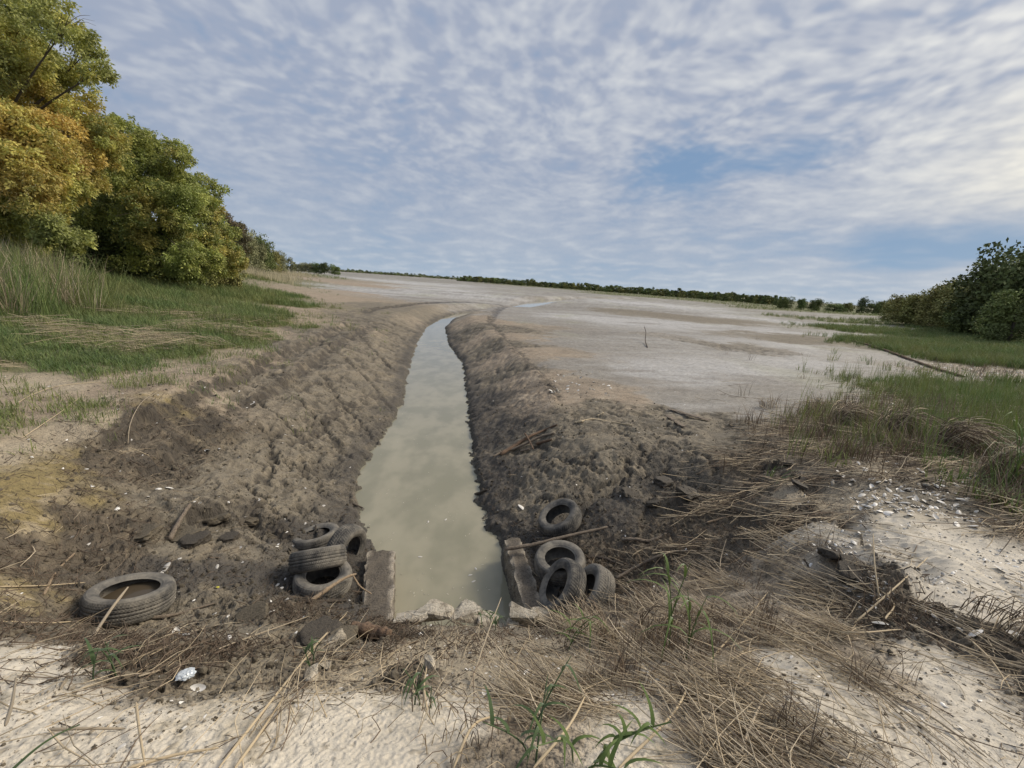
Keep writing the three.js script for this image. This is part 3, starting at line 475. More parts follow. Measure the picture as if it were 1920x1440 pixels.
function tyre(kind, px, py, y, axis, label) { // py: the middle of the tyre, y: its height
  const p = y < 0 ? hit(px, py, -y) : at(px, py, y), k = tyreKinds[kind], t = thing('tyre', p, label, 'tyre');
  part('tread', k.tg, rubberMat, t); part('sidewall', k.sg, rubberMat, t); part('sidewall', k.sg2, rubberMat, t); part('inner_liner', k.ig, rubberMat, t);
  t.quaternion.setFromUnitVectors(V(0, 1, 0), V(...axis).normalize());
  console.log('tyre', label.slice(0, 30), p.y.toFixed(2), gh(p.x, p.z).toFixed(2)); return t;
}
const bigTyre = tyre(0, 244, 1122, -0.10, [0.02, 1, -0.24], 'large muddy tyre lying flat alone at the left, brown water inside');
tyre(1, 606, 1088, 0.385, [0.02, 1, 0.02], 'tyre with a pale stick across it, lowest of the left pile');
tyre(2, 597, 1048, 0.50, [-0.22, 0.8, -0.48], 'dusty tyre on top of the left pile, its tread facing the viewer');
tyre(3, 648, 1030, 0.34, [0.9, -0.1, 0.28], 'dark tyre leaning behind the left pile beside the concrete wall');
tyre(2, 594, 1012, 0.24, [-0.2, 1, -0.1], 'half hidden tyre at the back of the left pile');
tyre(3, 1050, 972, 0.52, [-0.46, 0.8, 0.16], 'single tyre propped on the mud behind the long branch at right');
tyre(2, 1050, 1056, 0.50, [-0.12, 1, 0.14], 'tyre with a wide open top, rearmost of the right pile');
tyre(3, 1054, 1102, 0.52, [-0.85, 0.55, 0.10], 'tilted tyre at the front left of the right pile');
tyre(1, 1108, 1112, 0.52, [-0.8, 0.5, -0.02], 'tilted tyre at the front right of the right pile, behind a grass blade');
{ // water standing in the big tyre
  const g = new THREE.CircleGeometry(0.225, 48); g.rotateX(-Math.PI / 2);
  const m = top('puddle', g, new THREE.MeshPhysicalMaterial({ color: rgb(0.075, 0.06, 0.042), roughness: 0.12, ior: 1.33 }), 'brown muddy water standing inside the large flat tyre', 'puddle');
  m.position.copy(bigTyre.position); m.position.y -= 0.02;
}

// ---------------------------------------------------------------- sticks, branches, logs
function tube(pts, r0, r1, seg = 24, sides = 7, knob = 0, seed = 0) {
  const curve = new THREE.CatmullRomCurve3(pts, false, 'centripetal'), fr = curve.computeFrenetFrames(seg, false), v = [], uv = [], ix = [], L = curve.getLength();
  for (let i = 0; i <= seg; i++) {
    const t = i / seg, c = curve.getPointAt(t), rad = mix(r0, r1, t) * (i === 0 || i === seg ? 0.55 : 1);
    for (let j = 0; j < sides; j++) { const a = j / sides * Math.PI * 2, q = rad * (1 + knob * N3(t * L * 14 + seed, Math.cos(a) * 0.9, Math.sin(a) * 0.9)); const d = fr.normals[i].clone().multiplyScalar(Math.cos(a) * q).addScaledVector(fr.binormals[i], Math.sin(a) * q); v.push(c.x + d.x, c.y + d.y, c.z + d.z); uv.push(j / sides * 0.3, t * L / 0.9); }
  }
  for (let i = 0; i < seg; i++) for (let j = 0; j < sides; j++) { const a = i * sides + j, b = i * sides + (j + 1) % sides; ix.push(a, b, a + sides, b, b + sides, a + sides); }
  for (const [o, f] of [[0, 1], [seg * sides, -1]]) for (let j = 1; j + 1 < sides; j++) f > 0 ? ix.push(o, o + j + 1, o + j) : ix.push(o, o + j, o + j + 1);
  const g = new THREE.BufferGeometry(); g.setAttribute('position', new THREE.Float32BufferAttribute(v, 3)); g.setAttribute('uv', new THREE.Float32BufferAttribute(uv, 2)); g.setIndex(ix); g.computeVertexNormals(); return g;
}
const woodPale = mat(0.40, 0.30, 0.20, 0.85, { map: speck, bumpMap: grit, bumpScale: 0.006 }), woodGrey = mat(0.235, 0.19, 0.145, 0.9, { map: speck, bumpMap: grit, bumpScale: 0.008 }), woodDark = mat(0.10, 0.08, 0.062, 0.9, { map: speck, bumpMap: grit, bumpScale: 0.008 }), reedPale = mat(0.47, 0.38, 0.25, 0.75), reedGrey = mat(0.33, 0.275, 0.20, 0.8), woodBrown = mat(0.19, 0.125, 0.082, 0.9, { map: speck, bumpMap: grit, bumpScale: 0.01 });
function stick(name, pts, r0, r1, m, label, category, group, knob = 0.25) { return top(name, tube(pts.map(([x, y, l = r0]) => hit(x, y, l)), r0, r1, Math.max(14, pts.length * 8), 8, knob, pts[0][0]), m, label, category, group); }
{ // the pale stick over the left tyres, with a side shoot
  const P = (x, y, h) => at(x, y, h), t = thing('driftwood_stick', V(0, 0, 0), 'pale barkless stick resting across the lowest tyre of the left pile', 'stick');
  part('stem', tube([P(563, 1142, 0.44), P(590, 1122, 0.50), P(625, 1097, 0.53), P(650, 1082, 0.53), P(668, 1076, 0.51)], 0.022, 0.010, 30, 9, 0.3, 2), woodPale, t);
  part('shoot', tube([P(662, 1079, 0.54), P(672, 1096, 0.46), P(684, 1106, 0.40), P(697, 1114, 0.36)], 0.009, 0.006, 18, 7, 0.3, 5), woodPale, t);
}
top('driftwood_stick', tube([at(947, 1030, 0.44), at(1000, 1021, 0.50), at(1060, 1006, 0.58), at(1140, 988, 0.66)], 0.022, 0.014, 34, 9, 0.3, 3), woodGrey, 'long grey branch lying over the right concrete wall', 'branch');
stick('driftwood_stick', [[318, 1012], [332, 985, 0.06], [348, 958, 0.10], [357, 945, 0.12]], 0.024, 0.018, woodGrey, 'short brown stick standing out of the mud left of the channel', 'stick');
stick('log', [[663, 1178, 0.045], [685, 1181, 0.05], [708, 1185, 0.05], [731, 1188, 0.045]], 0.05, 0.036, woodBrown, 'short thick brown log lying below the left concrete wall', 'log', null, 0.3);
top('reed_stalk', tube([hit(112, 1292, 0.01), at(170, 1200, 1.16), at(215, 1133, 0.92), at(240, 1101, 0.92)], 0.007, 0.010, 20, 7, 0.05), reedGrey, 'long straight dry reed propped on the rim of the large left tyre', 'reed stalk');
stick('driftwood_stick', [[82, 1115], [100, 1080], [118, 1058], [140, 1037]], 0.012, 0.007, woodPale, 'bent pale twig at the left edge behind the large tyre', 'stick');
stick('driftwood_stick', [[285, 1158], [330, 1152], [370, 1140], [403, 1131]], 0.014, 0.007, woodGrey, 'thin grey branch lying right of the large left tyre', 'branch');
stick('driftwood_stick', [[575, 1128], [620, 1127], [650, 1126]], 0.016, 0.012, woodDark, 'dark stick on the mud in front of the left tyre pile', 'stick');
stick('driftwood_stick', [[1165, 1012], [1190, 1011, 0.03], [1215, 1014, 0.03], [1235, 1008], [1250, 1000]], 0.022, 0.013, woodGrey, 'wavy root lying on the dark mud right of the single tyre', 'root');
stick('driftwood_stick', [[1155, 1085], [1195, 1062, 0.03], [1235, 1043, 0.04], [1270, 1034], [1330, 1036]], 0.018, 0.010, woodGrey, 'long crooked branch on the mud right of the right tyre pile', 'branch');
stick('driftwood_stick', [[1100, 1045], [1130, 1046, 0.03], [1160, 1058]], 0.02, 0.012, woodDark, 'dark bent root right behind the rearmost tyre of the right pile', 'root');
stick('driftwood_stick', [[1325, 980], [1350, 973], [1376, 966]], 0.012, 0.008, woodPale, 'short pale stick on the dark litter right of the slumped mud', 'stick');
stick('driftwood_stick', [[1080, 793], [1110, 786], [1150, 792], [1185, 797]], 0.018, 0.010, reedPale, 'pale straight pole lying on the mud right of the channel', 'pole');
stick('driftwood_stick', [[1078, 792], [1093, 790]], 0.022, 0.018, reedPale, 'stubby pale piece of wood at the left end of the pale pole', 'stick');
stick('driftwood_stick', [[1120, 780], [1132, 774]], 0.02, 0.016, reedPale, 'tiny pale wood scrap above the pale pole', 'stick');
stick('driftwood_stick', [[880, 930], [897, 925], [913, 918]], 0.026, 0.018, woodDark, 'short dark stick at the right edge of the water', 'stick');
stick('driftwood_stick', [[1208, 612, 0.62], [1211, 624, 0.42], [1210, 637, 0.16], [1214, 652, 0.0]], 0.016, 0.026, woodDark, 'lone crooked stake standing in the dry bed', 'stake');
stick('driftwood_stick', [[655, 942], [675, 950], [702, 966]], 0.012, 0.008, woodDark, 'thin dark twig on the wet mud at the left water edge', 'twig');
stick('driftwood_stick', [[790, 1143, 0.05], [840, 1138, 0.06], [900, 1132, 0.06], [942, 1134, 0.05]], 0.010, 0.007, woodGrey, 'thin grey branch lying along the broken concrete ledge', 'branch');
stick('driftwood_log', [[1588, 636], [1640, 650], [1700, 671], [1760, 692], [1808, 706]], 0.06, 0.05, woodBrown, 'very long thin log along the edge of the bed at right', 'log');
// driftwood caught on the right bank
[[[938, 852], [965, 836, 0.05], [990, 820, 0.06], [1022, 806, 0.05], [1045, 796]], [[955, 845], [985, 832, 0.07], [1010, 820, 0.07], [1040, 812]], [[984, 812, 0.1], [992, 826, 0.1], [1000, 842, 0.08]], [[975, 846, 0.04], [993, 842, 0.05]], [[1005, 832, 0.05], [1035, 824, 0.04]], [[925, 856], [950, 842, 0.05], [975, 825, 0.04]]].forEach((p, i) => stick('driftwood_stick', p, [0.035, 0.026, 0.018, 0.02, 0.03, 0.02][i], [0.02, 0.018, 0.014, 0.018, 0.02, 0.014][i], i % 2 ? woodGrey : woodBrown, ['longest branch of the driftwood tangle on the right bank', 'second long branch of the driftwood tangle, in front of the longest', 'short upright stick crossing the driftwood tangle', 'tiny stub at the near end of the driftwood tangle', 'pale thick end piece at the right of the driftwood tangle', 'lower left branch of the driftwood tangle, nearest the water'][i], 'branch'));
function plank(px0, py0, px1, py1, w, label) {
  const a = hit(px0, py0, 0.03), b = hit(px1, py1, 0.03), L = a.distanceTo(b), g = roughBlock(w, 0.03, L, px0, 0.006, 0.04), m = top('plank', g, woodGrey, label, 'plank');
  m.position.copy(a).add(b).multiplyScalar(0.5); m.lookAt(b);
}
plank(1255, 767, 1330, 788, 0.12, 'upper of two weathered planks on the dry mud right of the channel');
plank(1250, 778, 1282, 800, 0.09, 'lower shorter of two weathered planks on the dry mud');

// ---------------------------------------------------------------- mud clods
function clodGeo(seed, flat) { const g = new THREE.IcosahedronGeometry(1, 5), p = g.attributes.position; for (let i = 0; i < p.count; i++) { const x = p.getX(i), y = p.getY(i), z = p.getZ(i), k = 1 + 0.34 * N3(x * 1.3 + seed, y * 1.3, z * 1.3) + 0.16 * N3(x * 3.4, y * 3.4 + seed, z * 3.4) - 0.14 * Math.abs(N3(x * 7, y * 7, z * 7 + seed)); p.setXYZ(i, clamp(x * k, -0.82, 0.82), clamp(y * k, -0.6, 0.5) * flat, clamp(z * k, -0.85, 0.85)); } const h = mergeVertices((g.deleteAttribute('normal'), g.deleteAttribute('uv'), g)); const q = h.attributes.position, uv = new Float32Array(q.count * 2); for (let i = 0; i < q.count; i++) { uv[i * 2] = q.getX(i) * 0.2 + q.getY(i) * 0.1; uv[i * 2 + 1] = q.getZ(i) * 0.2 + q.getY(i) * 0.1; } h.setAttribute('uv', new THREE.BufferAttribute(uv, 2)); h.computeVertexNormals(); return h; }
const clods = [clodGeo(1, 0.5), clodGeo(5, 0.35), clodGeo(9, 0.7)];
const clodMat = mat(0.155, 0.13, 0.092, 0.9, { map: speck, bumpMap: grit, bumpScale: 0.01 }), clodWet = mat(0.075, 0.063, 0.048, 0.75, { map: speck, bumpMap: grit, bumpScale: 0.01 });
[[405, 975, 0.13, 'slab of cracked mud standing on the broken left bank'], [345, 1005, 0.14, 'flat mud slab below the brown stick on the left bank'], [365, 1015, 0.12, 'grey mud slab with a shell on it on the left bank'], [475, 975, 0.10, 'small mud block beside the hollow on the left bank'], [270, 1000, 0.13, 'wide mud clod on the slope left of the brown stick'], [430, 1010, 0.09, 'small mud clod right of the slab with a shell'], [510, 1005, 0.08, 'small clod above the left tyre pile'], [225, 1130, 0.0, ''], [600, 1195, 0.13, 'rounded clod left of the short log'], [640, 1200, 0.11, 'pale rounded clod below the short log'], [470, 1160, 0.12, 'low clod between the large left tyre and the log'], [1245, 905, 0.12, 'overhanging mud slab on the rim of the slump on the right bank'], [1290, 925, 0.13, 'hanging mud slab at the right end of the slump'], [1180, 925, 0.10, 'broken mud piece inside the slump on the right bank'], [1225, 945, 0.08, 'small mud piece at the foot of the slump'], [1475, 870, 0.08, 'dark lump of mud beside the pale bench at right'], [1500, 910, 0.08, 'dark overhanging lump at the corner of the pale bench'], [1600, 1075, 0.11, 'grey mud block below the edge of the pale bench'], [1560, 1040, 0.10, 'crumbling block halfway along the edge of the pale bench']].forEach(([px, py, s, label], i) => {
  if (!s) return; const p = hit(px, py), m = top('mud_clod', clods[i % 3], i % 3 === 2 || px > 1170 ? clodWet : clodMat, label, 'mud clod'); m.position.copy(p); m.position.y += s * 0.08; m.scale.setScalar(s); m.scale.x *= 1.25; m.rotation.set(rr(-0.35, 0.35), rr(0, 6), rr(-0.35, 0.35));
});

// ---------------------------------------------------------------- scattering
function blade(len, w, lean, az, curl = 1, segs = 3, fold = 0) { // a tapering leaf rising from the origin
  const v = [], ix = [], ca = Math.cos(az), sa = Math.sin(az);
  for (let i = 0; i <= segs; i++) { const t = i / segs, a = lean * t * curl, x = Math.sin(a) * len * t, y = Math.cos(a) * len * t, ww = w * (1 - t) ** 0.7 * (t < 0.01 ? 0.7 : 1); if (i === segs) v.push(x * ca, y, x * sa); else v.push(x * ca - sa * ww / 2, y, x * sa + ca * ww / 2, x * ca + sa * ww / 2, y, x * sa - ca * ww / 2); }
  for (let i = 0; i < segs; i++) { const a = i * 2; if (i === segs - 1) ix.push(a, a + 1, a + 2); else ix.push(a, a + 1, a + 3, a, a + 3, a + 2); }
  const g = new THREE.BufferGeometry(); g.setAttribute('position', new THREE.Float32BufferAttribute(v, 3)); g.setIndex(ix); g.computeVertexNormals(); return g;
}
function tuftGeo(n, spread, len, w, lean) { const gs = []; for (let i = 0; i < n; i++) { const g = blade(len * rr(0.5, 1.1), w * rr(0.7, 1.2), rr(0.2, 1) * lean, rr(0, 6.28), 1, 3); g.translate(rr(-1, 1) * spread, 0, rr(-1, 1) * spread); gs.push(g); } return mergeGeometries(gs); }
const M4 = new THREE.Matrix4(), Q4 = new THREE.Quaternion(), E4 = new THREE.Euler();
// points drawn evenly over the view (log distance, bearing), kept with the chance `where` gives
function scatter(name, label, geo, m, n, [r0, r1, a0, a1], where, size, tint, pose, parent) {
  const list = [], cols = [], l0 = Math.log(r0), l1 = Math.log(r1);
  for (let i = 0; i < n; i++) {
    const r = Math.exp(rr(l0, l1)), a = rr(a0, a1) * RAD, x = Math.sin(a) * r, z = -Math.cos(a) * r, y = ground(x, z, true);
    const k = where(x, z, r, a / RAD); if (R() > k) continue;
    const s = size(x, z, r, k);
    pose ? pose(E4, x, z, r) : E4.set(rr(-0.15, 0.15), rr(0, 6.28), rr(-0.15, 0.15), 'YXZ');
    Q4.setFromEuler(E4);
    list.push(new THREE.Matrix4().compose(V(x, y + (s.lift || 0), z), Q4, s.v || V(s, s, s))); cols.push(tint(x, z, r));
  }
  const im = shade(new THREE.InstancedMesh(geo, m, list.length)); list.forEach((M, i) => { im.setMatrixAt(i, M); im.setColorAt(i, cols[i]); });
  im.name = numbered(name); scene.add(im); tag(im, label, null, null, 'stuff'); console.log(name, list.length); return im;
}
const leafy = (tr = 0.3) => new THREE.MeshPhysicalMaterial({ color: rgb(1, 1, 1), roughness: 0.85, side: THREE.DoubleSide, transmission: tr, thickness: 0 });
const grassMat = leafy(0.3), strawMat = new THREE.MeshStandardMaterial({ color: rgb(1, 1, 1), roughness: 0.8, side: THREE.DoubleSide });
const gTint = (x, z) => { const n = fbm(x * 0.35, z * 0.35, 2) * 0.5 + 0.5 + rr(-0.25, 0.25); const k = rr(0.75, 1.25); return rgb(mix(0.105, 0.225, clamp(n)) * k, mix(0.185, 0.235, clamp(n)) * k, mix(0.045, 0.075, clamp(n)) * k); };
const dTint = () => { const k = rr(0.55, 1.35); return rgb(0.15 * k, 0.112 * k, 0.078 * k); };
const sTint = () => { const k = rr(0.55, 1.25), w = rr(0, 1); return rgb(mix(0.42, 0.53, w) * k, mix(0.335, 0.45, w) * k, mix(0.22, 0.325, w) * k); };

// meadow grass on the left
const tuftA = tuftGeo(12, 0.10, 0.30, 0.012, 0.9), tuftB = tuftGeo(16, 0.14, 0.48, 0.016, 0.8), tuftC = tuftGeo(10, 0.09, 0.11, 0.008, 1.3);
scatter('grass', 'short patchy green grass on the left bank', tuftC, grassMat, 60000, [5, 30, -66, -16], (x, z) => clamp(zoneW[GRASS] ** 1.5 + 0.16 * zoneW[PATH] + 0.12 * zoneW[TAN]) * sm(-0.25, 0.4, fbm(x * 0.8, z * 0.8, 3) + 0.25 * zoneW[GRASS]), (x, z, r) => rr(0.7, 1.5) * (1 + r * 0.012), gTint);
scatter('grass', 'denser green grass further along the left bank', tuftA, grassMat, 36000, [11, 60, -66, -18], (x, z, r) => (zoneW[GRASS] ** 2) * sm(10, 16, r + 3 * fbm(x * 0.5, z * 0.5, 2)), (x, z, r) => rr(0.6, 1.2), gTint);
scatter('tall_grass', 'tall lush green grass below the trees on the left', tuftB, grassMat, 15000, [13, 60, -66, -22], (x, z, r, a) => (zoneW[GRASS] > 0.8 ? 1 : 0) * sm(14.5, 18, r + 2 * N2(x * 0.3 + 5, z * 0.3)), () => rr(0.6, 1.15), gTint);
const reedTuft = tuftGeo(9, 0.16, 1.5, 0.022, 0.35);
scatter('reed_bed', 'tall green and straw coloured reeds at the left edge', reedTuft, grassMat, 9000, [13.5, 26, -66, -37], (x, z, r, a) => (zoneW[GRASS] > 0.8 ? 1 : 0) * sm(-43, -50, a + 3 * N2(x * 0.3, z * 0.3)) * sm(14, 16, r), () => rr(0.45, 1.05), (x, z) => (N2(x * 0.5, z * 0.5 + 9) + rr(-0.5, 0.5) > 0.35 ? sTint() : gTint(x, z)), (e, x, z) => { const k = 0.25 + 0.5 * Math.max(0, N2(x * 0.4 + 3, z * 0.4)); e.set(rr(-k, k), rr(0, 6.28), rr(-k, k), 'YXZ'); });
scatter('reed_bed', 'pale strip of dry reeds far along the left shore', reedTuft, strawMat, 9000, [50, 135, -42, -24], (x, z, r, a) => sm(0.5, 0.9, zoneW[STRAW] + zoneW[GRASS]) * Math.exp(-(((a + 27.2 + (r > 90 ? -0.3 : (90 - r) * 0.09)) / 2.2) ** 2)), () => rr(0.5, 0.9), () => { const k = rr(0.8, 1.2); return rgb(0.46 * k, 0.41 * k, 0.28 * k); });
// grass on the right: the spit and the bank
scatter('grass', 'bright green grass covering the spit on the right', tuftB, grassMat, 26000, [22, 80, 30, 66], (x, z, r) => (zoneW[GRASS] > 0.6 ? 1 : zoneW[GRASS] * 0.3), () => rr(0.6, 1.2), gTint);
scatter('reed_bed', 'sparse green reeds at the right edge beside the bed', reedTuft, grassMat, 2600, [6.5, 20, 27, 62], (x, z, r, a) => clamp(zoneW[GRASS] * 1.2 + 0.35 * zoneW[STRAW]) * sm(-0.4, 0.3, fbm(x * 0.7, z * 0.7, 2)) * sm(27, 36, a), (x, z, r) => rr(0.28, 0.55), gTint);
scatter('tall_grass', 'green grass among dead reeds at the right edge', tuftA, grassMat, 9000, [5.5, 22, 30, 62], (x, z, r, a) => clamp(zoneW[GRASS] + 0.1 * zoneW[STRAW]) * sm(30, 40, a), () => rr(0.6, 1.2), gTint);
scatter('far_grass', 'green strip of grass before the distant trees', tuftB, grassMat, 16000, [80, 420, -40, 55], (x, z, r) => (zoneW[GRASS] > 0.5 ? 1 : 0), (x, z, r) => rr(0.8, 1.6), gTint);
// dead reed straw
function strawGeo(bend) { const g = tube([V(-0.5, 0, 0), V(-0.15, 0.02 * bend, 0.03 * bend), V(0.2, 0.01, -0.02 * bend), V(0.5, 0.03 * bend, 0.05 * bend)], 0.0028, 0.0016, 6, 4, 0); g.deleteAttribute('uv'); return g; }
const straws = [strawGeo(1), strawGeo(-2.2), strawGeo(0.2)];
const strawPose = (dirn, spread, tilt) => (e, x, z) => e.set(0, (dirn(x, z) + rr(-1, 1) * spread) * RAD, rr(-tilt, tilt) * RAD, 'YXZ');
const flow = (x, z) => { const a = Math.atan2(x, -z) / RAD; return a < 5 ? 60 + 60 * N2(x * 0.6, z * 0.6) : -42 + 22 * N2(x * 0.7, z * 0.7); };
for (let v = 0; v < 3; v++) {
  scatter('dry_reed_litter', ['pale dry reed stalks lying in swathes over the sand at right', 'bent dry reed stalks strewn among the swathes at right', 'thin straight straws lying among the swathes at right'][v], straws[v], strawMat, 8500, [1.35, 4.6, -2, 64], (x, z, r, a) => clamp((zoneW[STRAW] * 0.9 + zoneW[DARK] * 0.3 + zoneW[SAND] * 0.16 + zoneW[TAN] * 0.12) * sm(-2, 14, a) * sm(-0.15, 0.5, fbm(x * 1.7, z * 1.7, 3))), (x, z, r) => { const L = R() < 0.35 ? rr(0.06, 0.2) : rr(0.18, 0.7); return { v: V(L, rr(0.6, 1.1), rr(0.6, 1.1)), lift: rr(0.004, 0.035) }; }, () => (R() < 0.16 ? dTint() : sTint()), strawPose((x, z) => (R() < 0.22 ? rr(-90, 90) : flow(x, z)), 34, 8));
  scatter('dry_reed_litter', ['scattered dry straws on the left sand and slope', 'bent straws strewn on the left mud and slope', 'thin pale straws on the left slope'][v], straws[v], strawMat, 2600, [1.35, 8, -64, 2], (x, z, r, a) => clamp((zoneW[SAND] * 0.14 + zoneW[TAN] * 0.22 + zoneW[DARK] * 0.3 + zoneW[MOSS] * 0.14 + zoneW[PATH] * 0.12 + zoneW[MUD] * 0.04 + zoneW[GRASS] * 0.3) * sm(-0.4, 0.4, fbm(x * 1.3, z * 1.3, 3))), (x, z, r) => ({ v: V(rr(0.12, 0.55), 1, rr(0.6, 1.3)), lift: rr(0.004, 0.02) }), () => (R() < 0.4 ? dTint() : sTint()), strawPose(flow, 60, 8));
  scatter('dry_reed_litter', ['flattened dead reeds along the right bank', 'tangled dead reeds along the right bank', 'thin dead reeds along the right bank'][v], straws[v], strawMat, 6500, [4.3, 16, 24, 64], (x, z, r, a) => clamp((zoneW[STRAW] * 0.8 + zoneW[DARK] * 0.3 + zoneW[GRASS] * 0.4) * sm(-0.4, 0.3, fbm(x * 0.9, z * 0.9, 2))), (x, z, r) => ({ v: V(rr(0.3, 1.0), 1 + r * 0.06, 1 + r * 0.06), lift: rr(0.0, 0.09) }), () => (R() < 0.45 ? dTint() : sTint()), strawPose(() => 10, 40, 12));
  scatter('dry_reed_litter', ['straw lying flat in the left meadow', 'bent straw in the left meadow', 'thin straw in the left meadow'][v], straws[v], strawMat, 4200, [7, 20, -64, -20], (x, z, r, a) => zoneW[GRASS] * 0.9 * sm(-0.2, 0.4, N2(x * 0.35, z * 0.35)), (x, z, r) => ({ v: V(rr(0.3, 0.9), 1 + r * 0.04, 1 + r * 0.04), lift: rr(0.02, 0.26) * sm(8, 13, r) }), sTint, strawPose(() => 20, 50, 12));
}
// dead brown stubble standing up
const stub = tuftGeo(11, 0.09, 0.26, 0.006, 0.7);
const stubTint = () => { const k = rr(0.6, 1.3); return rgb(0.19 * k, 0.14 * k, 0.095 * k); };
scatter('dead_stubble', 'brown dead grass stubble on the slope at right', stub, strawMat, 1300, [1.7, 4.5, 6, 58], (x, z, r, a) => clamp(zoneW[STRAW] * 0.7 + zoneW[DARK] * 0.3 + 0.04) * sm(-0.1, 0.3, fbm(x * 1.4 + 6, z * 1.4, 2)), () => rr(0.4, 1.0), stubTint);
scatter('dead_stubble', 'brown dead grass stubble on the left slope', stub, strawMat, 1000, [1.7, 6, -62, 4], (x, z, r, a) => clamp(zoneW[DARK] * 0.5 + zoneW[TAN] * 0.15) * sm(0.05, 0.4, fbm(x * 1.4 + 6, z * 1.4, 2)), () => rr(0.25, 0.7), stubTint);
scatter('dead_stubble', 'dark dead reed tussocks along the right edge of the bed', stub, strawMat, 6500, [6, 42, 25, 62], (x, z, r, a) => clamp(zoneW[STRAW] + 0.25 * zoneW[GRASS]) * sm(-0.2, 0.2, fbm(x * 0.8, z * 0.8, 2)), (x, z, r) => rr(0.8, 2.0), stubTint);
// crumbs of mud, twigs
const crumbMat = new THREE.MeshStandardMaterial({ color: rgb(1, 1, 1), roughness: 0.9 });
const crumb = (() => { const g = new THREE.IcosahedronGeometry(1, 1), p = g.attributes.position; for (let i = 0; i < p.count; i++) { const x = p.getX(i), y = p.getY(i), z = p.getZ(i), k = 1 + 0.35 * N3(x * 1.7, y * 1.7, z * 1.7); p.setXYZ(i, x * k, y * k * 0.65, z * k); } g.computeVertexNormals(); return g; })();
scatter('mud_crumbs', 'loose dark crumbs of mud on both banks', crumb, crumbMat, 130000, [1.6, 16, -62, 60], (x, z, r) => (out.s < 0.03 ? 0 : clamp(zoneW[MUD] * 0.22 + zoneW[DARK] * 0.8 + zoneW[WET] * 0.5 + zoneW[TAN] * 0.3 + zoneW[SAND] * 0.4 + zoneW[PATH] * 0.15 + out.face * 1.2) * sm(-0.4, 0.4, out.lump + 0.2)) * sm(14, 6, r), (x, z, r) => (0.0025 + 0.02 * R() ** 5 + Math.min(r, 6) * 0.0005) * (1 - 0.62 * clamp(zoneW[SAND] + zoneW[TAN])), (x, z) => { const k = rr(0.6, 1.3), w = R() < 0.35 ? 0 : zoneW[SAND] + 0.4 * zoneW[TAN], d = zoneW[WET]; return rgb(mix(0.115, 0.36, w) * k * (1 - 0.4 * d), mix(0.097, 0.315, w) * k * (1 - 0.4 * d), mix(0.07, 0.25, w) * k * (1 - 0.4 * d)); }, (e) => e.set(rr(0, 6), rr(0, 6), rr(0, 6)));
scatter('twig_litter', 'dark rootlets and twigs on the mud', straws[1], strawMat, 26000, [2.2, 9, -62, 50], (x, z, r) => (out.s < 0.1 ? 0 : clamp(zoneW[DARK] * 0.8 + zoneW[WET] * 0.25 + zoneW[MOSS] * 0.2 + zoneW[TAN] * 0.2)), () => ({ v: V(rr(0.06, 0.3), rr(1, 2), rr(0.6, 1.2)), lift: rr(0.002, 0.02) }), () => { const k = rr(0.5, 1.5); return rgb(0.12 * k, 0.09 * k, 0.066 * k); }, strawPose(() => 0, 180, 20));

// dead reed tussocks by the right edge of the bed
function tussock(px, py, n, len, lean, az, label) {
  const p = hit(px, py), gs = [], c = []; for (let i = 0; i < n; i++) { const a = az + rr(-1.1, 1.1), L = len * rr(0.5, 1.15), l = lean * rr(0.3, 1.2), o = V(rr(-1, 1) * 0.16, -0.02, rr(-1, 1) * 0.16), g = tube([o, V(o.x + Math.cos(a) * l * L * 0.35, L * 0.5, o.z + Math.sin(a) * l * L * 0.35), V(o.x + Math.cos(a) * l * L, L * Math.max(0.12, 0.85 - l * 0.6), o.z + Math.sin(a) * l * L)], 0.0075 * len + 0.0007, 0.004 * len, 5, 4); const k = R() < 0.55 ? dTint() : sTint(); paint(g, () => [k.r, k.g, k.b]); gs.push(g); }
  const m = top('dead_reed_tussock', mergeGeometries(gs), tussockMat, label, 'dead reeds'); m.position.copy(p);
}
const tussockMat = new THREE.MeshStandardMaterial({ vertexColors: true, roughness: 0.85 });
tussock(1565, 800, 190, 0.75, 1.0, 0.35, 'large dark tussock of dead reeds leaning to the right beside the bed');
tussock(1530, 775, 90, 0.5, 0.4, 2.6, 'small dark tussock of dead reeds left of the large leaning one');
tussock(1660, 815, 150, 0.8, 1.1, 0.4, 'tan tussock of dead reeds flattened to the right behind the pale bench');
tussock(1440, 765, 60, 0.35, 0.6, 2.9, 'thin tuft of dead reeds on the mud left of the small dark tussock');
tussock(1760, 840, 150, 0.8, 1.1, 0.5, 'wide flattened tussock of dead reeds near the right edge');
tussock(1870, 900, 130, 0.7, 0.9, 0.6, 'brown tussock of dead reeds at the right edge above the bench');
tussock(1250, 1200, 120, 0.34, 0.8, 1.2, 'reddish brown tuft of dead grass round the upright green clump');
tussock(1130, 1215, 60, 0.24, 0.8, 2.0, 'small dark tuft of dead grass below the right tyres');
tussock(880, 1400, 70, 0.2, 0.9, 1.6, 'tan tuft of dead grass at the bottom edge, left of the green reeds');
tussock(1900, 1180, 70, 0.3, 0.9, 2.0, 'dark dead tuft beside the white shell at the right edge');

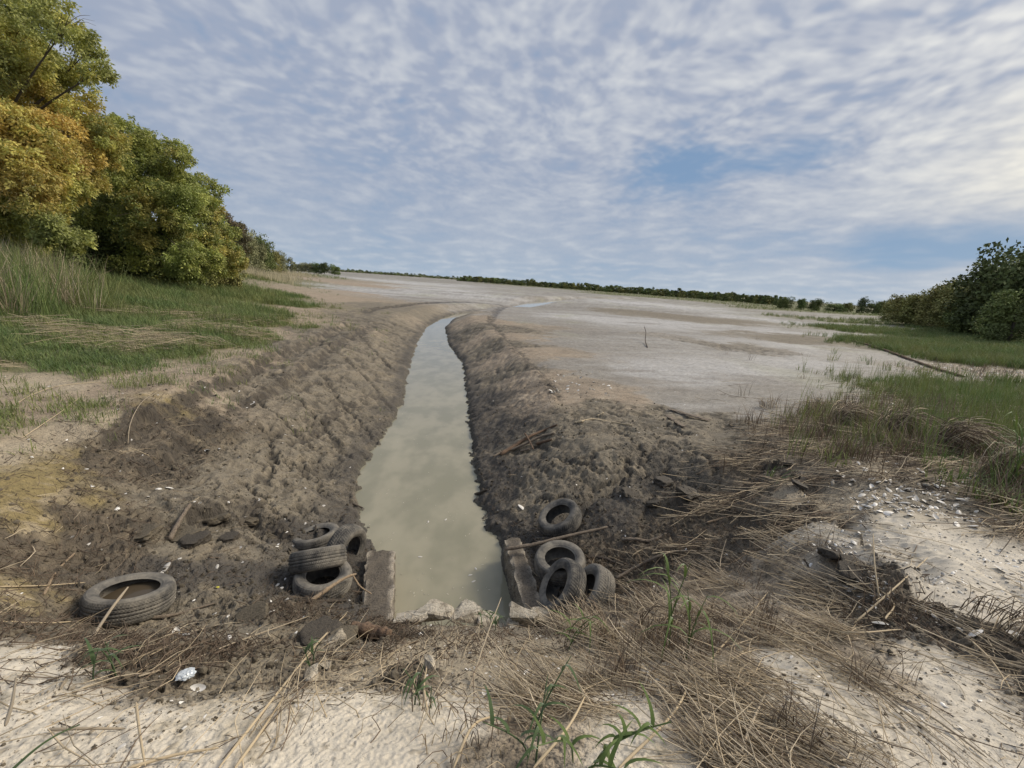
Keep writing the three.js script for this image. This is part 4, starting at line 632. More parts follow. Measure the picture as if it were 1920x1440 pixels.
// ---------------------------------------------------------------- shells
const shellGeo = (() => { // half a mussel: an oval dish
  const nA = 20, nR = 5, v = [], ix = []; v.push(0, 0.22, 0);
  for (let i = 1; i <= nR; i++) for (let j = 0; j < nA; j++) { const a = j / nA * 6.2832, t = i / nR, w = 1 + 0.18 * Math.cos(a); v.push(Math.cos(a) * t, 0.22 * (1 - t * t) + 0.012 * Math.sin(t * 20), Math.sin(a) * t * 0.52 * w); }
  for (let j = 0; j < nA; j++) ix.push(0, 1 + (j + 1) % nA, 1 + j);
  for (let i = 0; i + 1 < nR; i++) for (let j = 0; j < nA; j++) { const a = 1 + i * nA + j, b = 1 + i * nA + (j + 1) % nA; ix.push(a, b, b + nA, a, b + nA, a + nA); }
  const g = new THREE.BufferGeometry(); g.setAttribute('position', new THREE.Float32BufferAttribute(v, 3)); g.setIndex(ix); g.computeVertexNormals(); return g;
})();
const shellMats = [mat(0.72, 0.70, 0.66, 0.45, { side: THREE.DoubleSide }), mat(0.52, 0.50, 0.46, 0.5, { side: THREE.DoubleSide }), mat(0.30, 0.27, 0.22, 0.6, { side: THREE.DoubleSide })];
function shell(p, s, k, label, group) { const m = top('mussel_shell', shellGeo, shellMats[k], label, 'shell', group); m.position.copy(p); m.position.y += s * 0.12; m.scale.setScalar(s); m.rotation.set(rr(-0.6, 0.6) + (R() < 0.4 ? Math.PI : 0), rr(0, 6.28), rr(-0.5, 0.5)); return m; }
[[310, 1066, 0.055, 1, 'round grey speckled shell lying up the slope right of the large tyre'], [345, 1070, 0.05, 0, 'bright white broken shell beside the round grey one'], [365, 1004, 0.055, 0, 'long white shell lying on the grey mud slab on the left bank'], [298, 918, 0.06, 0, 'long white shell, left of the pair on the left mud'], [318, 916, 0.05, 0, 'round white shell, right of the pair on the left mud'], [482, 937, 0.05, 0, 'white shell scrap beside the hollow on the left bank'], [220, 955, 0.045, 0, 'small white shell on dark litter left of the brown stick'], [125, 1012, 0.055, 1, 'pale shell on the dark slope near the left edge'], [370, 1292, 0.034, 0, 'long white shell beside the crumpled foil on the near sand'], [330, 1186, 0.045, 1, 'grey shell below the large left tyre, left of a pair'], [350, 1190, 0.04, 1, 'grey shell below the large left tyre, right of a pair'], [430, 1196, 0.035, 0, 'thin pale shell on the slope between tyre and log'], [508, 1150, 0.035, 1, 'small pale shell in front of the left tyre pile'], [452, 1054, 0.03, 0, 'small white shell left of the left tyre pile'], [471, 757, 0.07, 0, 'white shell far up on the left mud'], [388, 845, 0.05, 1, 'single round pale shell in the middle of the left mud'], [978, 952, 0.06, 0, 'white shell at the right water edge above the single tyre'], [988, 1263, 0.035, 0, 'white shell on the slope below the channel end'], [912, 1304, 0.03, 0, 'small white shell on the near sand in the middle'], [1826, 1190, 0.05, 0, 'white upright shell at the right edge of the near slope'], [1905, 1192, 0.05, 0, 'white shell cut by the right edge of the picture'], [1884, 1072, 0.06, 1, 'large grey mussel, upper of two on the pale bench'], [1892, 1083, 0.05, 1, 'large grey mussel, lower of two on the pale bench'], [1462, 1008, 0.05, 1, 'round grey shell in the litter left of the pale bench'], [1666, 963, 0.045, 0, 'white shell at the near end of the shell field on the bench'], [1650, 1170, 0.04, 1, 'pale shell in the straw right of the near slope'], [1440, 1345, 0.04, 1, 'pale shell on bare sand among the near straw'], [1540, 1240, 0.035, 1, 'small pale shell among the straw swathes']].forEach(([x, y, s, k, l]) => shell(hit(x, y), s, k, l));
for (let i = 0; i < 130; i++) { // the field of shells on the pale bench
  const t = R(), px = mix(1580, 1830, R()) + rr(-25, 25), py = 865 + (px - 1570) * 0.16 + rr(-15, 85);
  shell(hit(px, py), rr(0.025, 0.05), R() < 0.45 ? 0 : R() < 0.6 ? 1 : 2, 'bleached mussel shell in the shell field on the pale bench', 'shells on the pale bench at right');
}
for (let i = 0; i < 60; i++) { // by the right rim of the channel
  const px = 1085 + rr(-55, 60), py = 715 + rr(-22, 28);
  shell(hit(px, py), rr(0.03, 0.055), R() < 0.3 ? 0 : R() < 0.5 ? 1 : 2, 'pale mussel shell on the flat mud right of the channel', 'shells on the flat mud right of the channel');
}
for (let i = 0; i < 72; i++) { // strewn over the left mud
  const px = rr(150, 680), py = rr(700, 1130); const p = hit(px, py); ground(p.x, p.z, true); if (out.s < 0.25 || zoneW[GRASS] > 0.3) continue;
  shell(p, rr(0.012, 0.03), R() < 0.4 ? 0 : 1, 'small pale shell strewn on the mud left of the channel', 'shells strewn on the left mud');
}
const shellField = shellGeo.clone();
scatter('shell_litter', 'countless pale shells along the far right edge of the bed', shellField, shellMats[1], 5000, [13, 34, 40, 60], (x, z, r) => clamp(zoneW[STRAW] * 0.9 + zoneW[BED] * 0.06), (x, z, r) => rr(0.03, 0.07), () => { const k = rr(0.5, 1.4); return rgb(k, k, k); }, (e) => e.set(rr(-0.6, 0.6), rr(0, 6), rr(-0.6, 0.6)));
scatter('shell_litter', 'broken grey and white shell fragments strewn over the pale bench', shellField, shellMats[0], 6000, [3.2, 6.4, 36, 58], (x, z, r) => clamp(zoneW[DARK] * 0.5 + zoneW[MUD] + zoneW[TAN] * 0.7 + zoneW[SAND] * 0.35) * sm(-0.3, 0.3, fbm(x * 1.2, z * 1.2, 2)) * (ground(x, z, true) > 1.36 ? 1 : 0), () => rr(0.006, 0.022), () => { const k = rr(0.35, 1.1); return rgb(k, k, k); }, (e) => e.set(rr(-0.6, 0.6), rr(0, 6), rr(-0.6, 0.6)));
scatter('shell_litter', 'tiny shell fragments scattered over the banks', shellField, shellMats[0], 1800, [1.6, 12, -60, 60], (x, z, r) => (out.s < 0.1 ? 0 : clamp(0.25 - zoneW[GRASS] + (zoneW[TAN] + zoneW[SAND]) * 0.2)), (x, z, r) => rr(0.006, 0.014) + r * 0.0012, () => { const k = rr(0.5, 1.2); return rgb(k, k, k); }, (e) => e.set(rr(-0.6, 0.6), rr(0, 6), rr(-0.6, 0.6)));
{ // rubbish
  const g = new THREE.IcosahedronGeometry(0.03, 5), p = g.attributes.position; for (let i = 0; i < p.count; i++) { const x = p.getX(i), y = p.getY(i), z = p.getZ(i), k = 1 + 0.35 * Math.abs(N3(x * 40, y * 40, z * 40)) - 0.3 * Math.abs(N3(x * 90, y * 90, z * 90)); p.setXYZ(i, x * k * 1.2, y * k * 0.4, z * k); } g.computeVertexNormals();
  const m = top('foil_scrap', g, mat(0.62, 0.66, 0.68, 0.32, { metalness: 0.35 }), 'crumpled silvery foil on the dark ground near the sand', 'litter'); m.position.copy(hit(349, 1270)); m.position.y += 0.015; m.rotation.y = 0.4;
  const y = top('plastic_scrap', g, mat(0.55, 0.50, 0.06, 0.4), 'small yellow plastic scrap right of the large left tyre', 'litter'); y.position.copy(hit(408, 1101)); y.scale.setScalar(0.36);
}
// bits floating on the water
for (const [px, py, l] of [[788, 1044, 'pale floating scrap in the middle of the near water'], [892, 1066, 'larger pale scrap floating near the right wall'], [882, 1078, 'smaller scrap beside the larger one near the right wall'], [888, 1090, 'lowest of three scraps floating near the right wall'], [803, 978, 'leaf floating in the middle of the channel'], [836, 974, 'leaf floating right of the middle of the channel']]) {
  const m = top('floating_scrap', shellGeo, shellMats[1], l, 'debris'); m.position.copy(at(px, py, 0.003)); m.scale.set(rr(0.02, 0.03), 0.02, 0.022); m.rotation.y = rr(0, 6);
}
scatter('floating_specks', 'tiny pale specks floating on the channel water', shellField, shellMats[1], 1500, [4, 14, -30, 4], (x, z) => (out.s < -0.12 ? 0.22 : 0), () => ({ v: V(rr(0.004, 0.016), 0.006, rr(0.004, 0.01)), lift: 0 }), () => { const k = rr(0.5, 1.1); return rgb(k, k * 0.97, k * 0.85); }, (e) => e.set(0, rr(0, 6), 0)).userData.label = 'tiny pale specks floating on the channel water';
{ const im = scene.children[scene.children.length - 1]; for (let i = 0; i < im.count; i++) { im.getMatrixAt(i, M4); M4.elements[13] = 0.004; im.setMatrixAt(i, M4); } }

// ---------------------------------------------------------------- single reeds and green plants in the foreground
const greenLeaf = leafy(0.35); greenLeaf.color = rgb(0.11, 0.17, 0.035); const greenLeaf2 = leafy(0.35); greenLeaf2.color = rgb(0.075, 0.125, 0.04);
function reedPlant(px, py, h, n, leaf, lean, label, leafM) { // stem with long arching leaves
  const p = hit(px, py), t = thing('reed_plant', p, label, 'reed');
  for (let s = 0; s < n; s++) {
    const az = rr(0, 6.28), ln = lean * rr(0.5, 1.2), hh = h * rr(0.65, 1.1), o = V(rr(-0.05, 0.05), 0, rr(-0.05, 0.05));
    const pts = [0, 0.35, 0.7, 1].map((u) => V(o.x + Math.cos(az) * ln * u * u * hh, u * hh, o.z + Math.sin(az) * ln * u * u * hh));
    part('stem', tube(pts, 0.004, 0.002, 10, 5), leafM, t);
    const c = new THREE.CatmullRomCurve3(pts);
    for (let k = 0; k < leaf; k++) { const q = c.getPoint(mix(0.25, 0.98, (k + R() * 0.5) / leaf)), g = blade(rr(0.16, 0.34) * h / 0.6, 0.017, rr(0.9, 1.9), rr(0, 6.28), 1, 6); g.translate(q.x, q.y, q.z); part('leaf', g, leafM, t); }
  }
  return t;
}
reedPlant(1100, 1436, 0.30, 4, 5, 0.9, 'bright green reed at the bottom edge, right of the middle', greenLeaf);
reedPlant(1010, 1430, 0.26, 3, 4, 0.9, 'green reed at the bottom edge, in the middle', greenLeaf2);
reedPlant(1265, 1230, 0.55, 4, 4, 0.2, 'upright green reed clump on the straw slope right of the tyres', greenLeaf);
reedPlant(1075, 1215, 0.34, 3, 3, 0.7, 'green reed with long blades in front of the right tyres', greenLeaf);
reedPlant(925, 1180, 0.30, 2, 4, 0.9, 'green reed leaning over the end of the channel', greenLeaf2);
reedPlant(200, 1275, 0.26, 3, 3, 0.2, 'short green tuft on the dark ground at the left', greenLeaf2);
reedPlant(800, 1320, 0.28, 3, 2, 0.3, 'thin green sprout on the sand in the middle foreground', greenLeaf2);
reedPlant(600, 1250, 0.16, 3, 2, 0.5, 'small green sprout on the slope below the log', greenLeaf2);
reedPlant(1890, 930, 0.8, 5, 4, 0.25, 'yellow green reed clump at the right edge above the bench', greenLeaf);
reedPlant(1500, 1010, 0.0001, 0, 0, 0, '', greenLeaf).removeFromParent();
top('grass_blade', (() => { const a = hit(20, 1446, 0.02), b = hit(150, 1358, 0.10), d = b.clone().sub(a), n = V(d.z, 0, -d.x).normalize(), v = [], ix = []; for (let i = 0; i <= 8; i++) { const t = i / 8, c = a.clone().addScaledVector(d, t); c.y += 0.02 * Math.sin(t * 3.1); const w = 0.008 * (1 - t * 0.85); v.push(c.x + n.x * w, c.y, c.z + n.z * w, c.x, c.y - 0.004, c.z, c.x - n.x * w, c.y, c.z - n.z * w); if (i) { const k = i * 3; ix.push(k - 3, k - 2, k + 1, k - 3, k + 1, k, k - 2, k - 1, k + 2, k - 2, k + 2, k + 1); } } const g = new THREE.BufferGeometry(); g.setAttribute('position', new THREE.Float32BufferAttribute(v, 3)); g.setIndex(ix); g.computeVertexNormals(); return g; })(), greenLeaf2, 'single dark green blade at the bottom left corner', 'grass blade');
// single dry stalks one can follow with the eye
const stalks = [
  [[90, 1368], [160, 1366, 0.02], [235, 1366]], [[255, 1318, 0.05], [262, 1375, 0.03], [272, 1436]], [[410, 1440], [480, 1350, 0.04], [560, 1250, 0.05], [600, 1200]], [[260, 1268], [340, 1245, 0.02], [440, 1205, 0.02], [580, 1155]], [[440, 1440], [480, 1385, 0.04], [530, 1310]], [[240, 1440], [330, 1415], [410, 1402]], [[10, 1360, 0.18], [22, 1320, 0.1], [30, 1270]], [[560, 1240], [620, 1180, 0.05], [650, 1150]], [[800, 1330, 0.15], [795, 1290, 0.1], [800, 1250, 0.02]], [[880, 1290], [910, 1200, 0.14], [940, 1120, 0.3]],
  [[0, 1100], [80, 1098, 0.02], [160, 1092]], [[0, 1165], [90, 1168], [160, 1163]], [[240, 832], [243, 800, 0.05], [265, 755, 0.04], [303, 730]], [[40, 822], [110, 775, 0.03], [150, 745]], [[0, 780], [60, 740, 0.02], [120, 722], [190, 716]], [[100, 790], [170, 790], [260, 797]], [[240, 838], [270, 850, 0.03], [293, 860]],
  [[1420, 1000], [1480, 985, 0.06], [1560, 970, 0.03]], [[1350, 1075], [1352, 1045, 0.1], [1362, 1010, 0.14]], [[1650, 1130], [1640, 1060, 0.1], [1637, 1000, 0.2]], [[1600, 1170], [1680, 1100, 0.06], [1740, 1045, 0.05]], [[1575, 1030], [1600, 1075, 0.04], [1650, 1120]], [[1660, 1160, 0.02], [1675, 1130, 0.02], [1655, 1110, 0.02], [1640, 1100]], [[1320, 1250], [1400, 1160, 0.05], [1440, 1110]], [[1200, 1210], [1260, 1270, 0.03], [1330, 1360]], [[1300, 1220], [1420, 1300, 0.04], [1540, 1420]], [[1360, 1150], [1500, 1230, 0.05], [1600, 1330]], [[1480, 1180], [1600, 1260, 0.04], [1740, 1370]], [[1540, 1180], [1600, 1186, 0.05], [1690, 1180]], [[1240, 1320], [1330, 1290, 0.04], [1420, 1280]], [[1640, 1290], [1740, 1340], [1850, 1420]], [[1820, 1200], [1860, 1240, 0.05], [1900, 1300]], [[1000, 1440], [1060, 1370, 0.06], [1100, 1300, 0.04]], [[1380, 1440], [1400, 1380, 0.06], [1440, 1290, 0.02]], [[850, 1440], [880, 1370, 0.08], [930, 1340]], [[1160, 1440], [1260, 1340, 0.06], [1300, 1260]],
];
const stalkLabels = ["pale dry reed lying level on the sand at the left edge", "thick short reed stalk pointing at the viewer on the left sand", "long bent reed running from the bottom edge up to the slope, left of the middle", "long reed lying level across the dark slope below the large left tyre", "straight reed on the bottom sand right of the thick short stalk", "low reed lying across the sand at the bottom left", "short dark reed stub standing at the left edge on the sand", "reed on the slope rising towards the short brown log", "thin upright dead stem on the sand below the channel end", "thin dead stem rising before the broken concrete ledge", "upper of two reeds lying level left of the large left tyre", "lower of two reeds lying level left of the large left tyre", "arched pale reed on the edge of the left path", "curved pale reed on the trodden path at the left edge", "long curved reed on the path, uppermost at the left edge", "straight reed lying level on the path above the dark mud", "short reed on the dark mud at the foot of the arched pale reed", "arched reed reaching from the litter onto the pale bench", "short upright dead stem in the litter right of the long crooked branch", "upright dead stem at the front edge of the pale bench", "long reed leaning diagonally over the front edge of the pale bench", "curved reed on the dark edge of the pale bench", "small hooked reed at the foot of the diagonal reed", "reed lying up the slope left of the straw swathes, high", "reed pointing down the slope from the upright green clump", "long reed in the middle of the straw swathes, left of the others", "long reed in the middle of the straw swathes, behind the others", "long reed along the upper edge of the straw swathes", "curved pale reed lying level above the straw swathes", "reed lying nearly level across the near straw", "reed on the sand at the lower right", "reed on the dark litter beside the white shell at right", "bent reed at the bottom edge beside the green reeds", "upright leaning reed at the bottom edge among the straw", "short reed at the bottom edge left of the green reeds", "reed leaning across the straw right of the green reeds"];
stalks.forEach((p, i) => top('dry_reed_stalk', tube(p.map(([x, y, l = 0.008]) => hit(x, y, l + 0.006)), 0.0055, 0.0035, 20, 6, 0.05), i % 3 ? reedPale : reedGrey, stalkLabels[i] || 'dry reed stalk lying on the ground', 'reed stalk', 'long single dry stalks'));

// ---------------------------------------------------------------- trees
const bark = mat(0.085, 0.07, 0.055, 0.9), leafMatTree = leafy(0.35), leafMatFar = new THREE.MeshStandardMaterial({ vertexColors: true, roughness: 0.9, side: THREE.DoubleSide });
function leafSpray(n, L, w, spread) { // a twig's worth of leaflets
  const v = [], ix = []; const nv = [];
  for (let i = 0; i < n; i++) {
    const o = V(rr(-1, 1), rr(-0.7, 0.7), rr(-1, 1)).multiplyScalar(spread), d = V(rr(-1, 1), rr(-0.9, 0.3), rr(-1, 1)).normalize(), s = V(rr(-1, 1), rr(-0.3, 0.3), rr(-1, 1)).cross(d).normalize(), l = L * rr(0.7, 1.25), ww = w * rr(0.8, 1.2), up = d.clone().cross(s).multiplyScalar(ww * 0.3);
    const a = o, b = o.clone().addScaledVector(d, l * 0.45).addScaledVector(s, ww / 2).add(up), c = o.clone().addScaledVector(d, l * 0.45).addScaledVector(s, -ww / 2).add(up), e = o.clone().addScaledVector(d, l), k = v.length / 3;
    for (const q of [a, b, c, e]) v.push(q.x, q.y, q.z); ix.push(k, k + 1, k + 2, k + 1, k + 3, k + 2);
  }
  const g = new THREE.BufferGeometry(); g.setAttribute('position', new THREE.Float32BufferAttribute(v, 3)); g.setIndex(ix); g.computeVertexNormals(); return g;
}
const spray = leafSpray(9, 0.17, 0.075, 0.17);
function alongRay(px, py, t) { const d = ray(px, py), k = t / Math.abs(d.clone().transformDirection(camera.matrixWorldInverse).z); return V(d.x * k, CAM_H + d.y * k, d.z * k); }
// a tree from the masses of leaves one sees in it: [px, py, radius in pixels, density, colour]
function bigTree(name, label, root0, t, masses, cols, leafScale, depthSpread) {
  const b0 = alongRay(root0[0], 480, root0[1]), baseXZ = [b0.x, b0.z], y0 = gh(b0.x, b0.z), o = V(baseXZ[0], y0 - 0.1, baseXZ[1]), root = thing(name, o, label, 'tree');
  const put = [], colr = [], limbs = [], trunkTop = V(0, 0, 0);
  const cs = masses.map(([px, py, r, den, ci]) => { const c = alongRay(px, py, t + rr(-1, 1) * depthSpread); return { c: c.sub(o), r: r * t / F, den, ci }; });
  const mean = cs.reduce((s, q) => s.add(q.c), V(0, 0, 0)).divideScalar(cs.length);
  const H = Math.max(...cs.map((q) => q.c.y));
  trunkTop.set(mean.x * 0.5, H * 0.38, mean.z * 0.5);
  const r0 = 0.016 * H + 0.03;
  part('trunk', tube([V(0, 0, 0), V(mean.x * 0.12, H * 0.14, mean.z * 0.1), V(mean.x * 0.3, H * 0.27, mean.z * 0.3), trunkTop], r0, r0 * 0.6, 16, 9, 0.15, t), bark, root);
  for (const q of cs) {
    const from = trunkTop.clone().multiplyScalar(rr(0.7, 1)), mid = from.clone().lerp(q.c, 0.5).add(V(rr(-0.4, 0.4), rr(0.1, 0.6), rr(-0.4, 0.4)));
    const end = q.c.clone().add(q.c.clone().sub(mean).setLength(q.r * 0.5));
    limbs.push(tube([from, mid, q.c, end], r0 * 0.35, 0.008, 12, 5, 0.1));
    for (let k = 0; k < 5; k++) { const d = V(rr(-1, 1), rr(-0.3, 1), rr(-1, 1)).normalize().multiplyScalar(q.r * rr(0.8, 1.05)); limbs.push(tube([mid.clone().lerp(q.c, rr(0.5, 1)), q.c.clone().addScaledVector(d, 0.55).add(V(0, 0.1, 0)), q.c.clone().add(d)], 0.016, 0.005, 6, 4)); }
    const n = Math.round(q.den * 480 * q.r * q.r / (leafScale * leafScale)), lobes = [];
    for (let k = 0; k < 16; k++) lobes.push([V(rr(-1, 1), rr(-0.75, 0.9), rr(-1, 1)).normalize().multiplyScalar(q.r * rr(0.35, 0.85)), q.r * rr(0.22, 0.5), rr(0.8, 1.2)]);
    for (let k = 0; k < n; k++) {
      const [lc, lr, lb] = lobes[Math.floor(R() * lobes.length)];
      const d = V(rr(-1, 1), rr(-1, 1), rr(-1, 1)).normalize(), rad = lr * (0.45 + 0.6 * R() ** 0.6);
      const pnt = q.c.clone().add(lc).addScaledVector(d.multiply(V(1, 0.75, 1)), rad);
      if (N3(pnt.x * 0.9, pnt.y * 0.9, pnt.z * 0.9) < -0.42 * (q.den < 0.6 ? 0.2 : 1)) continue;
      E4.set(rr(-0.7, 0.7), rr(0, 6.28), rr(-0.7, 0.7)); Q4.setFromEuler(E4); const s = leafScale * rr(0.75, 1.3);
      put.push(new THREE.Matrix4().compose(pnt, Q4, V(s, s, s)));
      const ci = clamp(q.ci + 1.5 * N3(pnt.x * 0.45 + 9, pnt.y * 0.45, pnt.z * 0.45) + rr(-0.7, 0.7), 0, cols.length - 1.001), a = cols[Math.floor(ci)], b = cols[Math.floor(ci) + 1] || a, w = ci - Math.floor(ci), f = lb * rr(0.75, 1.25); colr.push(rgb(mix(a[0], b[0], w) * f, mix(a[1], b[1], w) * f, mix(a[2], b[2], w) * f));
    }
  }
  part('limbs', mergeGeometries(limbs), bark, root);
  const im = shade(new THREE.InstancedMesh(spray, leafMatTree, put.length)); put.forEach((m, i) => { im.setMatrixAt(i, m); im.setColorAt(i, colr[i]); }); im.name = 'crown'; im.userData.kind = 'stuff'; root.add(im); console.log(name, put.length);
  return root;
}
const YC = [[0.55, 0.40, 0.10], [0.52, 0.45, 0.105], [0.44, 0.44, 0.105], [0.31, 0.34, 0.095]];
bigTree('maple_tree', 'tall maple with ochre and yellow green autumn leaves at the left edge', [-70, 17.5], 15.5, [[60, 20, 60, 0.7, 3], [125, 45, 48, 0.5, 3], [165, 95, 40, 0.4, 3], [185, 135, 32, 0.4, 3], [140, 150, 45, 0.45, 2], [20, 90, 70, 0.8, 2], [90, 120, 60, 0.7, 2], [50, 180, 80, 0.9, 1], [130, 215, 62, 0.8, 1], [20, 260, 80, 0.9, 1], [85, 270, 70, 1, 0], [150, 290, 60, 1, 0], [40, 330, 75, 1, 1], [110, 345, 60, 1, 1], [20, 385, 55, 1, 2], [85, 390, 45, 1, 2], [30, 430, 55, 1, 2], [100, 430, 45, 1, 3], [195, 255, 50, 0.9, 2], [175, 320, 45, 0.9, 1], [-80, 60, 110, 0.7, 2], [-90, 230, 130, 0.7, 1], [-70, 380, 80, 0.7, 2], [10, -70, 90, 0.6, 3], [-60, -100, 110, 0.5, 2]], YC, 0.64, 1.8);
const GC = [[0.28, 0.33, 0.08], [0.42, 0.43, 0.10], [0.20, 0.255, 0.065], [0.46, 0.40, 0.10]];
bigTree('bushy_tree', 'dense dark green tree in the middle of the left row', [240, 24.5], 22, [[215, 250, 36, 0.8, 1], [265, 265, 34, 0.8, 1], [300, 285, 40, 0.9, 1], [185, 300, 55, 1, 1], [340, 305, 26, 0.7, 1], [255, 330, 60, 1, 0], [320, 350, 50, 1, 0], [200, 370, 60, 1, 0], [290, 400, 65, 1, 2], [350, 390, 40, 1, 0], [150, 400, 55, 1, 2], [225, 430, 60, 1, 2], [330, 450, 50, 1, 2], [270, 470, 50, 1, 2], [110, 420, 45, 1, 2], [180, 465, 45, 1, 2], [350, 480, 35, 1, 0], [230, 490, 45, 1, 2], [290, 500, 45, 1, 2], [340, 505, 35, 1, 0], [170, 490, 45, 1, 2], [110, 465, 45, 1, 2], [395, 490, 32, 1, 1]], GC, 0.72, 1.6);
bigTree('bushy_tree', 'yellowing green tree at the right end of the left row', [385, 28], 26, [[372, 345, 20, 0.5, 1], [398, 350, 20, 0.35, 1], [418, 358, 15, 0.3, 1], [372, 385, 34, 0.9, 1], [400, 400, 24, 0.7, 3], [385, 430, 40, 1, 1], [405, 460, 35, 1, 3], [365, 460, 36, 1, 1], [425, 475, 25, 1, 3], [440, 490, 25, 1, 3], [400, 500, 34, 1, 1], [360, 500, 34, 1, 1], [430, 440, 20, 0.9, 3]], GC, 0.85, 1.4);
bigTree('bushy_tree', 'small olive brown tree beyond the left row', [442, 43], 40, [[425, 408, 14, 0.6, 0], [440, 430, 18, 0.9, 0], [430, 450, 22, 1, 0], [452, 455, 18, 1, 1], [445, 475, 20, 1, 1]], [[0.15, 0.11, 0.05], [0.12, 0.115, 0.045]], 1.3, 2);

// smaller crowns that share shapes: vertex coloured leaf faces on lumpy masses
function crownGeo(n, lumps, leaf, squash, seed, cone = 0) {
  const q = rng(seed), qq = (a, b) => a + (b - a) * q(), L = [], v = [], c = [], ix = [];
  for (let i = 0; i < lumps; i++) { const h = qq(0.12, 0.95), w = cone ? 1 - h * 0.85 : Math.sqrt(1 - (h * 1.7 - 0.75) ** 2 * 0.55), a = qq(0, 6.28), d = w * Math.sqrt(qq(0, 1)) * 0.36; L.push([V(Math.cos(a) * d, h, Math.sin(a) * d), qq(0.10, 0.2) * (cone ? 0.75 : 1), qq(0.7, 1.3)]); }
  for (let i = 0; i < n; i++) {
    const [o, r, f] = L[Math.floor(q() * lumps)], d = V(qq(-1, 1), qq(-1, 1), qq(-1, 1)).normalize(), p = o.clone().addScaledVector(d, r * (0.5 + 0.55 * q())); p.y = Math.max(0.01, p.y * squash);
    const a = V(qq(-1, 1), qq(-1, 1), qq(-1, 1)).normalize().multiplyScalar(leaf * qq(0.6, 1.3)), b = V(qq(-1, 1), qq(-1, 1), qq(-1, 1)).cross(a).normalize().multiplyScalar(leaf * qq(0.4, 0.8)), k = v.length / 3, g = f * qq(0.75, 1.25);
    for (const e of [p.clone().sub(a), p.clone().add(b), p.clone().add(a), p.clone().sub(b)]) { v.push(e.x, e.y, e.z); c.push(g, g, g); } ix.push(k, k + 1, k + 2, k, k + 2, k + 3);
  }
  const g = new THREE.BufferGeometry(); g.setAttribute('position', new THREE.Float32BufferAttribute(v, 3)); g.setAttribute('color', new THREE.Float32BufferAttribute(c, 3)); g.setIndex(ix); g.computeVertexNormals(); return g;
}
const tubeUp = tube([V(0, 0, 0), V(0.02, 0.3, 0.01), V(-0.01, 0.6, 0.02)], 0.03, 0.012, 6, 6);
const crownMats = [[0.21, 0.215, 0.07], [0.14, 0.17, 0.055], [0.235, 0.225, 0.08], [0.23, 0.235, 0.12], [0.10, 0.125, 0.045], [0.15, 0.20, 0.065]].map(([r, g, b]) => new THREE.MeshStandardMaterial({ color: rgb(r, g, b), vertexColors: true, roughness: 0.9, side: THREE.DoubleSide }));
const bushCrowns = [crownGeo(6500, 40, 0.024, 0.95, 101), crownGeo(6500, 36, 0.024, 0.9, 102), crownGeo(6500, 44, 0.023, 1, 103)];
const farCrowns = [crownGeo(700, 16, 0.055, 1, 201), crownGeo(700, 14, 0.055, 1, 202), crownGeo(700, 18, 0.05, 1, 203, 1), crownGeo(700, 15, 0.055, 0.95, 204)];
function plainTree(name, crown, m, p, w, h, label, category, group) {
  const t = thing(name, p, label, category, group); t.rotation.y = rr(0, 6.28); t.scale.set(w, h, w);
  part('trunk', tubeUp, bark, t); part('crown', crown, m, t); return t;
}
function onRay(px, py, t, sink = 0.1) { const p = alongRay(px, py, t); p.y = gh(p.x, p.z) - sink; return p; }
// bushes at the far end of the left shore: pixel column, distance, top pixel, width in pixels
function byTop(name, px, t, topY, wpx, crown, m, label, group) { const b = onRay(px, topY + 30, t), e = alongRay(px, topY, t); return plainTree(name, crown, m, b, wpx * t / F, Math.max(0.6, e.y - b.y), label, name.includes('bush') ? 'bush' : 'tree', group); }
byTop('bush', 462, 58, 432, 52, bushCrowns[0], crownMats[3], 'grey green bush beside the small olive brown tree');
byTop('bush', 480, 62, 447, 46, bushCrowns[1], crownMats[3], 'pale olive bush left of the dark round tree on the left shore');
byTop('round_tree', 494, 74, 443, 52, bushCrowns[2], crownMats[1], 'dark round tree near the end of the left shore');
byTop('bush', 513, 84, 465, 36, bushCrowns[1], crownMats[2], 'brownish bush right of the dark round tree');
byTop('bush', 528, 95, 471, 22, bushCrowns[0], crownMats[3], 'last small bush at the tip of the left shore');
byTop('bush', 546, 130, 484, 28, farCrowns[0], crownMats[3], 'low bush just beyond the tip of the left shore');
[[566, 492, 26], [580, 492, 24], [594, 493, 24], [628, 496, 26]].forEach(([px, y, w], i) => byTop('bush', px, 190, y, w, bushCrowns[i % 3], crownMats[[3, 3, 5, 5][i]], ['leftmost grey bush of the distant clump on the far left shore', 'second grey bush of the distant clump on the far left shore', 'greenish bush left of the dark tree in the distant clump', 'low bush right of the dark tree in the distant clump'][i]));
byTop('round_tree', 609, 190, 491, 22, bushCrowns[1], crownMats[4], 'small dark tree in the distant clump on the far left shore');
// undergrowth below the left row
[[20, 18, 395, 150, 0, 'dark bush under the maple at the left edge'], [95, 19, 405, 130, 1, 'bush between the maple and the dense dark tree'], [165, 21, 425, 120, 4, 'low dark bush under the left side of the dense dark tree'], [240, 22, 432, 120, 1, 'low bush in the grass under the middle of the dense dark tree'], [310, 22.5, 440, 110, 4, 'low bush under the right side of the dense dark tree'], [370, 25, 440, 90, 0, 'yellowing bush at the foot of the right end of the left row'], [418, 29, 447, 70, 2, 'ochre bush below the small olive brown tree']].forEach(([px, t, y, w, m, l], i) => byTop('bush', px, t, y, w, bushCrowns[i % 3], crownMats[m], l));
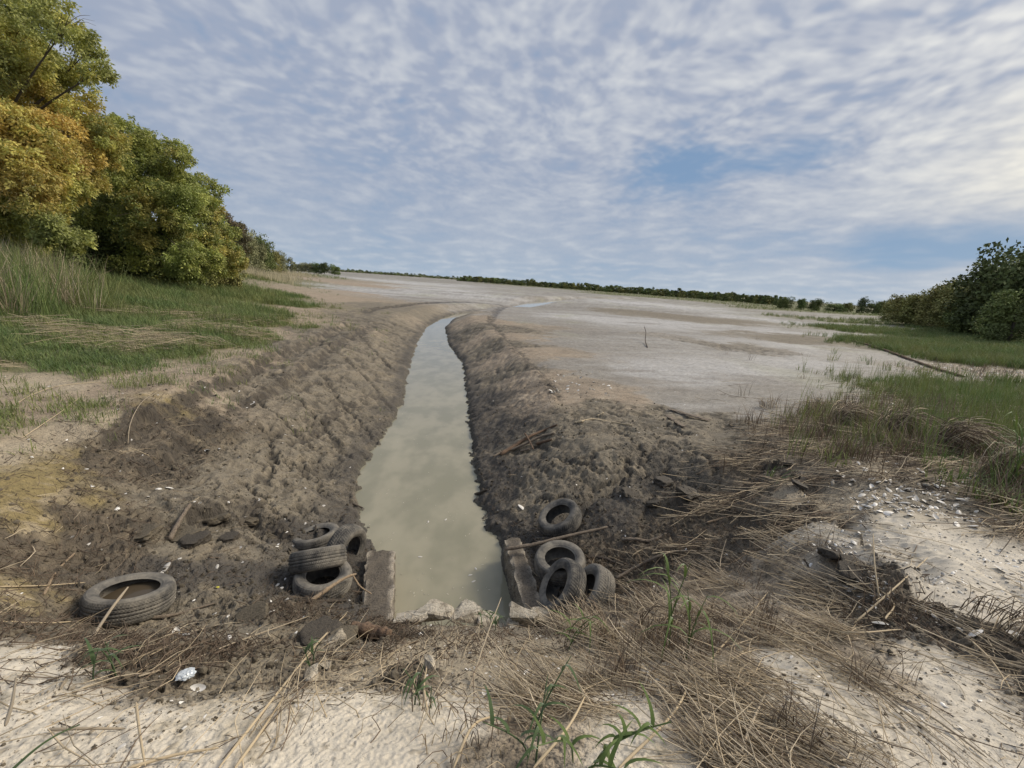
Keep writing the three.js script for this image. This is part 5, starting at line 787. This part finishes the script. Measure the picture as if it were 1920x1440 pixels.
// bushes on the right shore
[[1912, 36, 462, 170, 4, 'dark tall bush cut by the right edge of the picture'], [1835, 42, 527, 120, 0, 'olive bush between the green one and the dark one at right'], [1865, 40, 503, 150, 4, 'dark bush left of the tall one at the right edge'], [1915, 30, 540, 120, 1, 'low dark bush in front of the tall one at the right edge'], [1820, 48, 520, 110, 0, 'green bush in the middle of the right thicket'], [1780, 52, 532, 100, 2, 'brownish bush left of the middle of the right thicket'], [1740, 56, 540, 95, 0, 'olive bush in the left half of the right thicket'], [1705, 60, 548, 80, 2, 'ochre bush near the left end of the right thicket'], [1682, 66, 560, 60, 0, 'low bush at the left end of the right thicket'], [1850, 40, 545, 110, 1, 'low green bush at the foot of the right thicket'], [1790, 46, 560, 90, 0, 'small bush in front of the brownish one at right'], [1890, 55, 480, 140, 1, 'bush on the crest behind the right thicket']].forEach(([px, t, y, w, m, l], i) => byTop('bush', px, t, y, w, bushCrowns[i % 3], crownMats[m], l));
// the far row of young trees
const farGroup = 'young trees in the distant row', farLabel = 'small dark green tree in the distant row across the bed';
for (let px = 860; px < 1470; px += rr(2, 4.2)) {
  const u = (px - 860) / 700, t = mix(370, 165, u) + rr(-12, 12), hz = 528 + 0.069 * (px - 960), up = mix(3.5, 6, u) * rr(0.55, 1.25) + (R() < 0.1 ? rr(1, 4) : 0) + 1.5 * N2(px * 0.03, 4);
  byTop('far_tree', px, t, hz - up, rr(11, 24), farCrowns[Math.floor(R() * 4)], crownMats[[5, 1, 4, 1, 0][Math.floor(R() * 5)]], farLabel, farGroup);
}
for (let px = 640; px < 860; px += rr(5, 9)) { const t = rr(520, 600), hz = 528 + 0.069 * (px - 960); byTop('far_tree', px, t, hz - rr(0, 3.2), rr(10, 16), farCrowns[Math.floor(R() * 4)], crownMats[[1, 4, 5][Math.floor(R() * 3)]], 'tiny tree in the faint far wood left of the distant row', 'trees of the far wood'); }
[[1470, 556, 34, 'broad tree, leftmost of the loose group right of the distant row'], [1500, 558, 22, 'slim tree beside the broad one in the loose group'], [1525, 560, 34, 'round tree in the middle of the loose group'], [1560, 567, 40, 'low wide bush right of the round tree in the loose group'], [1586, 566, 26, 'roundish tree before the gap in the far trees'], [1614, 557, 20, 'tall slim tree standing right after the gap'], [1634, 564, 32, 'bush between the slim tree and the right thicket'], [1655, 562, 34, 'bush touching the left end of the right thicket']].forEach(([px, y, w, l], i) => byTop('round_tree', px, 130, y, w, bushCrowns[i % 3], crownMats[[1, 5, 1, 5, 0, 4, 1, 0][i]], l));

// ---------------------------------------------------------------- render
const renderer = new THREE.WebGLRenderer({ antialias: true });
renderer.toneMapping = THREE.LinearToneMapping; renderer.toneMappingExposure = EXPOSURE;
renderer.shadowMap.enabled = true; renderer.shadowMap.type = THREE.PCFSoftShadowMap;
document.body.appendChild(renderer.domElement);
renderer.render(scene, camera);
